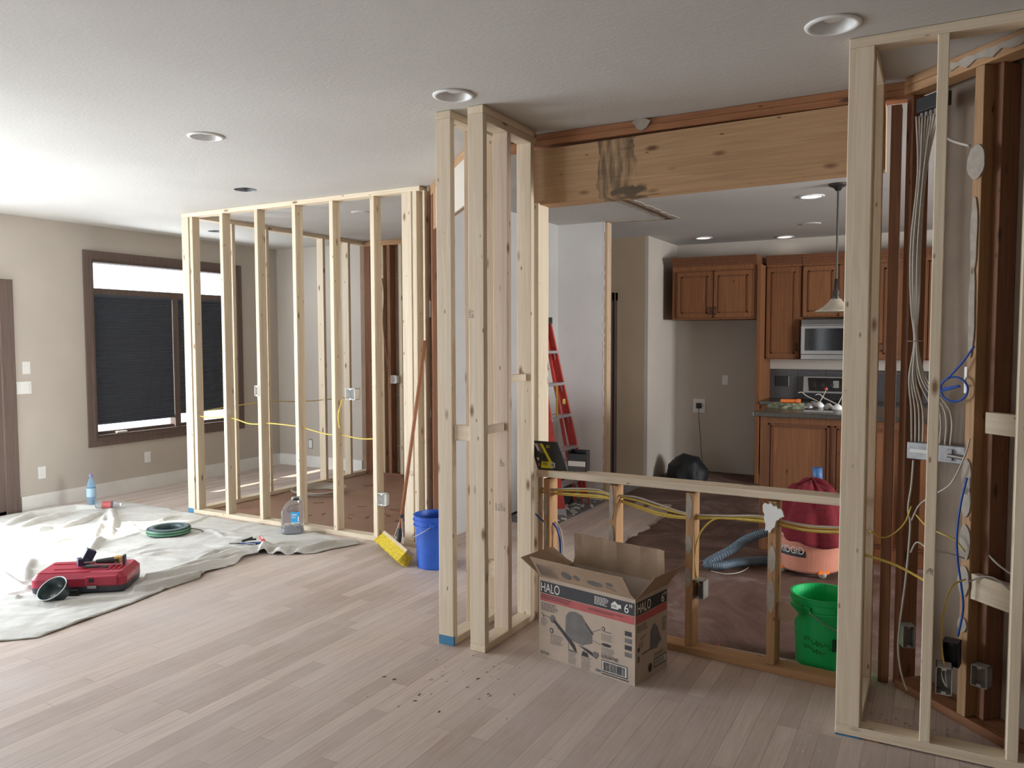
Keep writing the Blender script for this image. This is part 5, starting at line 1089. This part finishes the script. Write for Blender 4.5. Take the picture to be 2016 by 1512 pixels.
# ---- things on the cloth
b1 = thing('water_bottle', 'tall clear blue water bottle standing on the drop cloth by the left wall', 'bottle', (-7.04, 4.52, cz(-7.04, 4.52)))
MB().lathe([(.001, .002), (.036, .002), (.040, .012), (.041, .06), (.038, .10), (.041, .14), (.039, .19), (.028, .235), (.015, .258), (.0135, .28), (.001, .28)], 24).build('bottle_body', BOTTLE, b1, smooth=True)
MB().lathe([(.001, .300), (.016, .300), (.0165, .276), (.001, .276)], 16).build('cap', plain('violet_cap', (.22, .18, .45), .5), b1)
MB().lathe([(.042, .09), (.0415, .17)], 24).build('label_band', plain('pale_blue_label', (.35, .5, .62), .5), b1, smooth=True)
b2 = thing('soda_bottle', 'clear soda bottle with red label lying on the drop cloth beside the water bottle', 'bottle', (-6.83, 4.55, cz(-6.83, 4.55)+.034), rot=(0, R(90), R(35)))
MB().lathe([(.001, -.11), (.025, -.11), (.033, -.10), (.034, -.06), (.030, -.02), (.034, .02), (.033, .05), (.02, .09), (.011, .105), (.011, .115), (.001, .115)], 20).build('bottle_body', CLEARP, b2, smooth=True)
MB().lathe([(.0352, -.05), (.0325, -.015), (.0352, .03)], 20).build('red_label', INKR, b2, smooth=True); MB().lathe([(.001, .12), (.014, .12), (.014, .105), (.001, .105)], 14).build('cap', PLASTIC, b2)
# coil of green-striped tape
rc = thing('cable_tape_coil', 'flat round coil of dark hose with green stripes on the drop cloth', 'coil', (-5.54, 4.21, czm(-5.54, 4.21, .15)))
mb = MB(); n = 48
MB().lathe([(.10, .0), (.165, .0), (.17, .012), (.166, .022), (.17, .034), (.165, .046), (.155, .05), (.11, .05), (.10, .045), (.097, .025), (.10, 0)], n).build('coiled_hose', plain('dark_teal_hose', (.035, .06, .065), .5), rc, smooth=True)
for z in (.013, .034): MB().lathe([(.1702, z-.003), (.1712, z), (.1702, z+.003)], n).build('green_stripe', plain('green_stripe_ink', (.12, .42, .16), .5), rc, smooth=True)
MB().lathe([(.12, .0505), (.15, .0505)], n).build('top_band', plain('grey_green_top', (.14, .2, .2), .6), rc)
MB().tube(smooth_path([(.12, .1, .03), (.2, .13, .02), (.27, .12, .012)]), .004, 6).build('loose_tail', BLACK, rc)
# red tool case
dirx = Vector((.80, .60, 0)).normalized(); ang = math.atan2(dirx.y, dirx.x)
tc_ = thing('tool_case', 'red and dark grey moulded tool case lying flat on the drop cloth', 'tool case', (-4.93, 2.74, czm(-4.70, 2.92, .1)+.001), ang)
CWd, CDp = .56, .34
def rrect(w_, d_, r_, ins_=0, n=6):
    pts = []
    for cx_, cy_, a0 in ((w_-r_, r_, -90), (w_-r_, d_-r_, 0), (r_, d_-r_, 90), (r_, r_, 180)):
        for k in range(n+1): a = R(a0+90*k/n); pts.append((cx_+(r_-ins_)*math.cos(a), cy_+(r_-ins_)*math.sin(a)))
    return pts
def stack(par, name, layers, m, w_=CWd, d_=CDp, r_=.05):
    mb = MB(); rings = []
    for ins_, z in layers: rings.append([mb.bm.verts.new((x, y, z)) for x, y in rrect(w_, d_, r_, ins_)])
    n = len(rings[0])
    for a, b in zip(rings, rings[1:]):
        for k in range(n): mb.bm.faces.new((a[k], a[(k+1) % n], b[(k+1) % n], b[k]))
    mb.bm.faces.new(rings[0][::-1]); mb.bm.faces.new(rings[-1]); return mb.build(name, m, par)
stack(tc_, 'case_bottom', [(.02, 0), (.004, .012), (0, .045)], plain('dark_grey_case_plastic', (.045, .05, .065), .5))
stack(tc_, 'case_lid', [(0, .0455), (.0, .095), (.03, .125)], REDP)
mb = MB(); mb.box((.05, .04, .1255), (.34, .055, .129)).box((.10, .12, .1255), (.30, .13, .129)).box((.05, .24, .1255), (.30, .25, .129))
for i in range(3): mb.box((.43+i*.03, .08, .1255), (.445+i*.03, .18, .130))
mb.build('lid_ribs', plain('deep_red_plastic', (.36, .02, .035), .45), tc_)
MB().box((.33, -.012, .05), (.52, .03, .11), bev=.008).build('latch_bay', REDP, tc_)
MB().box((.355, -.0165, .075), (.385, -.0125, .098)).build('logo_plate', BLACK, tc_)
MB().box((.345, -.02, .035), (.40, -.0125, .055), bev=.003).build('latch', STEEL, tc_)
MB().box((.54, .05, .06), (.562, .20, .09), bev=.003).build('side_label', plain('pink_label', (.6, .25, .25), .6), tc_)
MB().box((.18, -.03, .0), (.30, -.001, .035), bev=.005).build('handle', BLACK, tc_)
zc = tc_.location.z
def oncase(x, y, z): v = Matrix.Rotation(ang, 4, 'Z') @ Vector((x, y, z)); return Vector(tc_.location)+v
DNAVY = plain('navy_battery_plastic', (.035, .04, .085), .5, var=.2)
bt_ = thing('battery_pack', 'dark navy battery block standing tilted on the red tool case', 'battery', oncase(.245, .2, .131), ang+.5)
MB().box((-.035, -.03, 0), (.035, .03, .045), bev=.006).build('base', DNAVY, bt_); MB().box((-.028, -.025, .03), (.034, .025, .105), Matrix.Rotation(R(28), 4, 'Y'), bev=.006).build('cell_block', DNAVY, bt_)
dn_ = thing('driver_tool', 'small dark driver with yellow grip lying on the red tool case', 'tool', oncase(.42, .19, .131), ang+.1)
MB().tube([(-.09, 0, .022), (-.03, 0, .024), (.05, 0, .026)], lambda u: .012+.012*u, 10).build('body', BLACK, dn_); MB().box((.02, -.02, .01), (.075, .022, .05), bev=.006).build('yellow_grip', plain('amber_plastic', (.6, .36, .08), .5), dn_)
MB().tube([(-.16, 0, .02), (-.09, 0, .022)], .006, 8).build('shaft', STEEL, dn_); MB().box((.07, -.024, 0), (.085, .024, .055), bev=.003).build('end_cap', DNAVY, dn_)
pl_ = thing('black_pliers', 'dark pliers lying between the battery and the driver on the case', 'pliers', oncase(.36, .11, .131), ang-.2)
MB().tube(smooth_path([(-.08, .02, .008), (-.02, .012, .01), (.03, 0, .01), (.07, 0, .008)]), .007, 8).build('handle', BLACK, pl_); MB().tube(smooth_path([(-.08, -.02, .008), (-.02, -.012, .01), (.03, 0, .012), (.07, .004, .008)]), .007, 8).build('handle', BLACK, pl_)
# round clear tub leaning on the case
pc = P(105, 1164, 2, 0); rt_ = thing('round_tub', 'round dark tub with clear rim tipped against the front of the red case', 'tub', (-4.70, 2.765, .072), rot=(R(34), R(-14), R(30))); rt_.scale = (.9,)*3
MB().lathe([(.001, -.045), (.078, -.045), (.082, -.04), (.094, .03), (.097, .034), (.094, .036), (.090, .03), (.078, -.038), (.001, -.038)], 36).build('tub_body', plain('smoky_tub_plastic', (.05, .09, .10), .25, Transmission_Weight=.3), rt_, smooth=True)
MB().tube([(.0965*math.cos(a*PI/18), .0965*math.sin(a*PI/18), .035) for a in range(37)], .003, 6).build('clear_rim', LENS, rt_, smooth=True)
mb = MB()
for i in range(24): mb.box((-.008, -.004, -.003), (.008, .004, .003), Matrix.Translation((random.uniform(-.04, .04), random.uniform(-.045, .0), -.034+random.random()*.012)) @ Matrix.Rotation(random.random()*3, 4, 'Z'))
mb.build('contents', GREYPL, rt_)
# jug of nails
jg = thing('plastic_jug', 'clear plastic jug with blue label, part filled with nails, at the closet plate', 'jug', (-4.65, 4.70, czm(-4.65, 4.70, .08)), R(29))
def loft(par, name, secs, m, smooth=False):
    mb = MB(); rings = []
    for hx, hy, z, ox in secs: rings.append([mb.bm.verts.new((ox+hx*(abs(math.cos(a))**.5)*(1 if math.cos(a) > 0 else -1), hy*(abs(math.sin(a))**.5)*(1 if math.sin(a) > 0 else -1), z)) for a in [2*PI*k/28+.01 for k in range(28)]])
    for a, b in zip(rings, rings[1:]):
        for k in range(28): mb.bm.faces.new((a[k], a[(k+1) % 28], b[(k+1) % 28], b[k]))
    mb.bm.faces.new(rings[0][::-1]); mb.bm.faces.new(rings[-1]); return mb.build(name, m, par, smooth=smooth)
loft(jg, 'jug_body', [(.078, .06, .001, 0), (.085, .065, .008, 0), (.086, .066, .18, 0), (.07, .06, .235, .012), (.05, .045, .27, .03), (.045, .04, .275, .03)], CLEARP, True)
loft(jg, 'nail_fill', [(.074, .056, .003, 0), (.08, .06, .01, 0), (.08, .061, .045, 0), (.055, .04, .062, .01)], NAILS)
mb = MB()
for i in range(60):
    a = random.random()*6.3; b = random.random()*.9; p0 = Vector((random.uniform(-.065, .065), random.uniform(-.045, .045), .05+random.random()*.02)); mb.tube([p0, p0+Vector((math.cos(a)*.02, math.sin(a)*.012, .014*b))], .0015, 4)
o = mb.build('loose_nails', NAILS, jg); o['kind'] = 'stuff'
MB().lathe([(.001, .297), (.036, .297), (.038, .275), (.001, .275)], 24, Matrix.Translation((.03, 0, 0))).build('lid', CLEARP, jg, smooth=True)
d = Decal((.005, -.0665, .1), (1, 0, 0), (0, 0, 1), jg, .001); d.rect(0, 0, .07, .085, BLAB); d.rect(0, -.006, .075, 0, INKW); d.rect(.008, .06, .05, .068, INKW, 2); d.small(.008, .05, .04, 4, INKW, .003, 2); d.text('1 lb', .054, .02, .016, INKW, k=2) if False else d.rect(.056, .01, .066, .05, INKW, 2); d.build({BLAB.name: 'blue_label', INKW.name: 'label_lettering'})
# hand tools
pk = thing('blue_pliers', 'blue and dark handled pliers on the drop cloth near the nail jug', 'pliers', (-4.66, 4.24, czm(-4.66, 4.24, .06)), R(20))
MB().tube(smooth_path([(-.09, .0, .008), (-.02, .0, .01), (.03, .012, .012), (.09, .022, .012)]), lambda u: .005+.006*u, 8).build('handle', plain('blue_grip', (.03, .08, .25), .5), pk)
MB().tube(smooth_path([(-.02, .0, .01), (.03, -.014, .012), (.08, -.026, .012)]), lambda u: .006+.005*u, 8).build('handle', BLACK, pk); MB().tube([(-.15, -.01, .006), (-.02, 0, .012)], .004, 6).build('jaw', DARKMET, pk)
sk = thing('black_pliers', 'dark open pliers lying across the blue ones on the drop cloth', 'pliers', (-4.705, 4.28, czm(-4.705, 4.28, .06)+.012), R(75))
for s_ in (-1, 1): MB().tube(smooth_path([(-.05, s_*.004, .012), (0, s_*.01, .016), (.05, s_*.035, .016)]), .008, 8).build('handle', BLACK, sk)
uk = thing('utility_knife', 'red handled utility knife on the drop cloth right of the pliers', 'knife', (-4.52, 4.25, czm(-4.52, 4.25, .06)), R(-35))
MB().box((-.08, -.014, 0), (.06, .014, .018), bev=.006).build('handle', REDF, uk); MB().box((-.05, -.007, .0182), (.03, .007, .0205), bev=.001).build('grip_plate', PLASTIC, uk); MB().box((.06, -.006, .005), (.085, .008, .008)).build('blade', STEEL, uk)

# ================================================================== DEBRIS
def scatter(name, lab, region, n, m, s0, s1, z0=0., flat=.3):
    mb = MB(); k = 0
    while k < n:
        x = random.uniform(region[0], region[1]); y_ = random.uniform(region[2], region[3]); s_ = random.uniform(s0, s1)
        mb.box((-s_, -s_*.25, 0), (s_, s_*.25, s_*flat), Matrix.Translation((x, y_, z0+.0003)) @ Matrix.Rotation(random.random()*PI, 4, 'Z')); k += 1
    return props(mb.build(name, m), lab, 'debris', kind='stuff')
scatter('wood_shavings', 'dark and pale wood chips on the floor before the framed column', (-2.35, -1.75, 2.75, 3.32), 26, PINE, .003, .009)
scatter('bark_chips', 'small dark splinters on the floor before the framed column', (-2.4, -1.5, 2.4, 3.32), 14, CONC, .003, .009)
scatter('sawdust_chips', 'pale shavings on the floor under the right chase corner', (-.55, .2, 2.9, 3.3), 120, PINE, .001, .005)
scatter('closet_splinters', 'reddish splinters littering the closet floor', (-5.5, -3.7, 5.2, 7.2), 40, OLD, .015, .07, .003, .08)
scatter('chase_rubble', 'plaster dust and crumbs inside the base of the chase', (-.25, .2, 3.42, 3.6), 70, PLASTER, .002, .007)
props(corr([P(711, 978+4, 2, .004), P(735, 975, 2, .01), P(745, 983, 2, .004)], .004, 1).build('bent_splinter', CONC), 'thin dark curled strip on the closet floor behind the jug', 'strip') if False else None
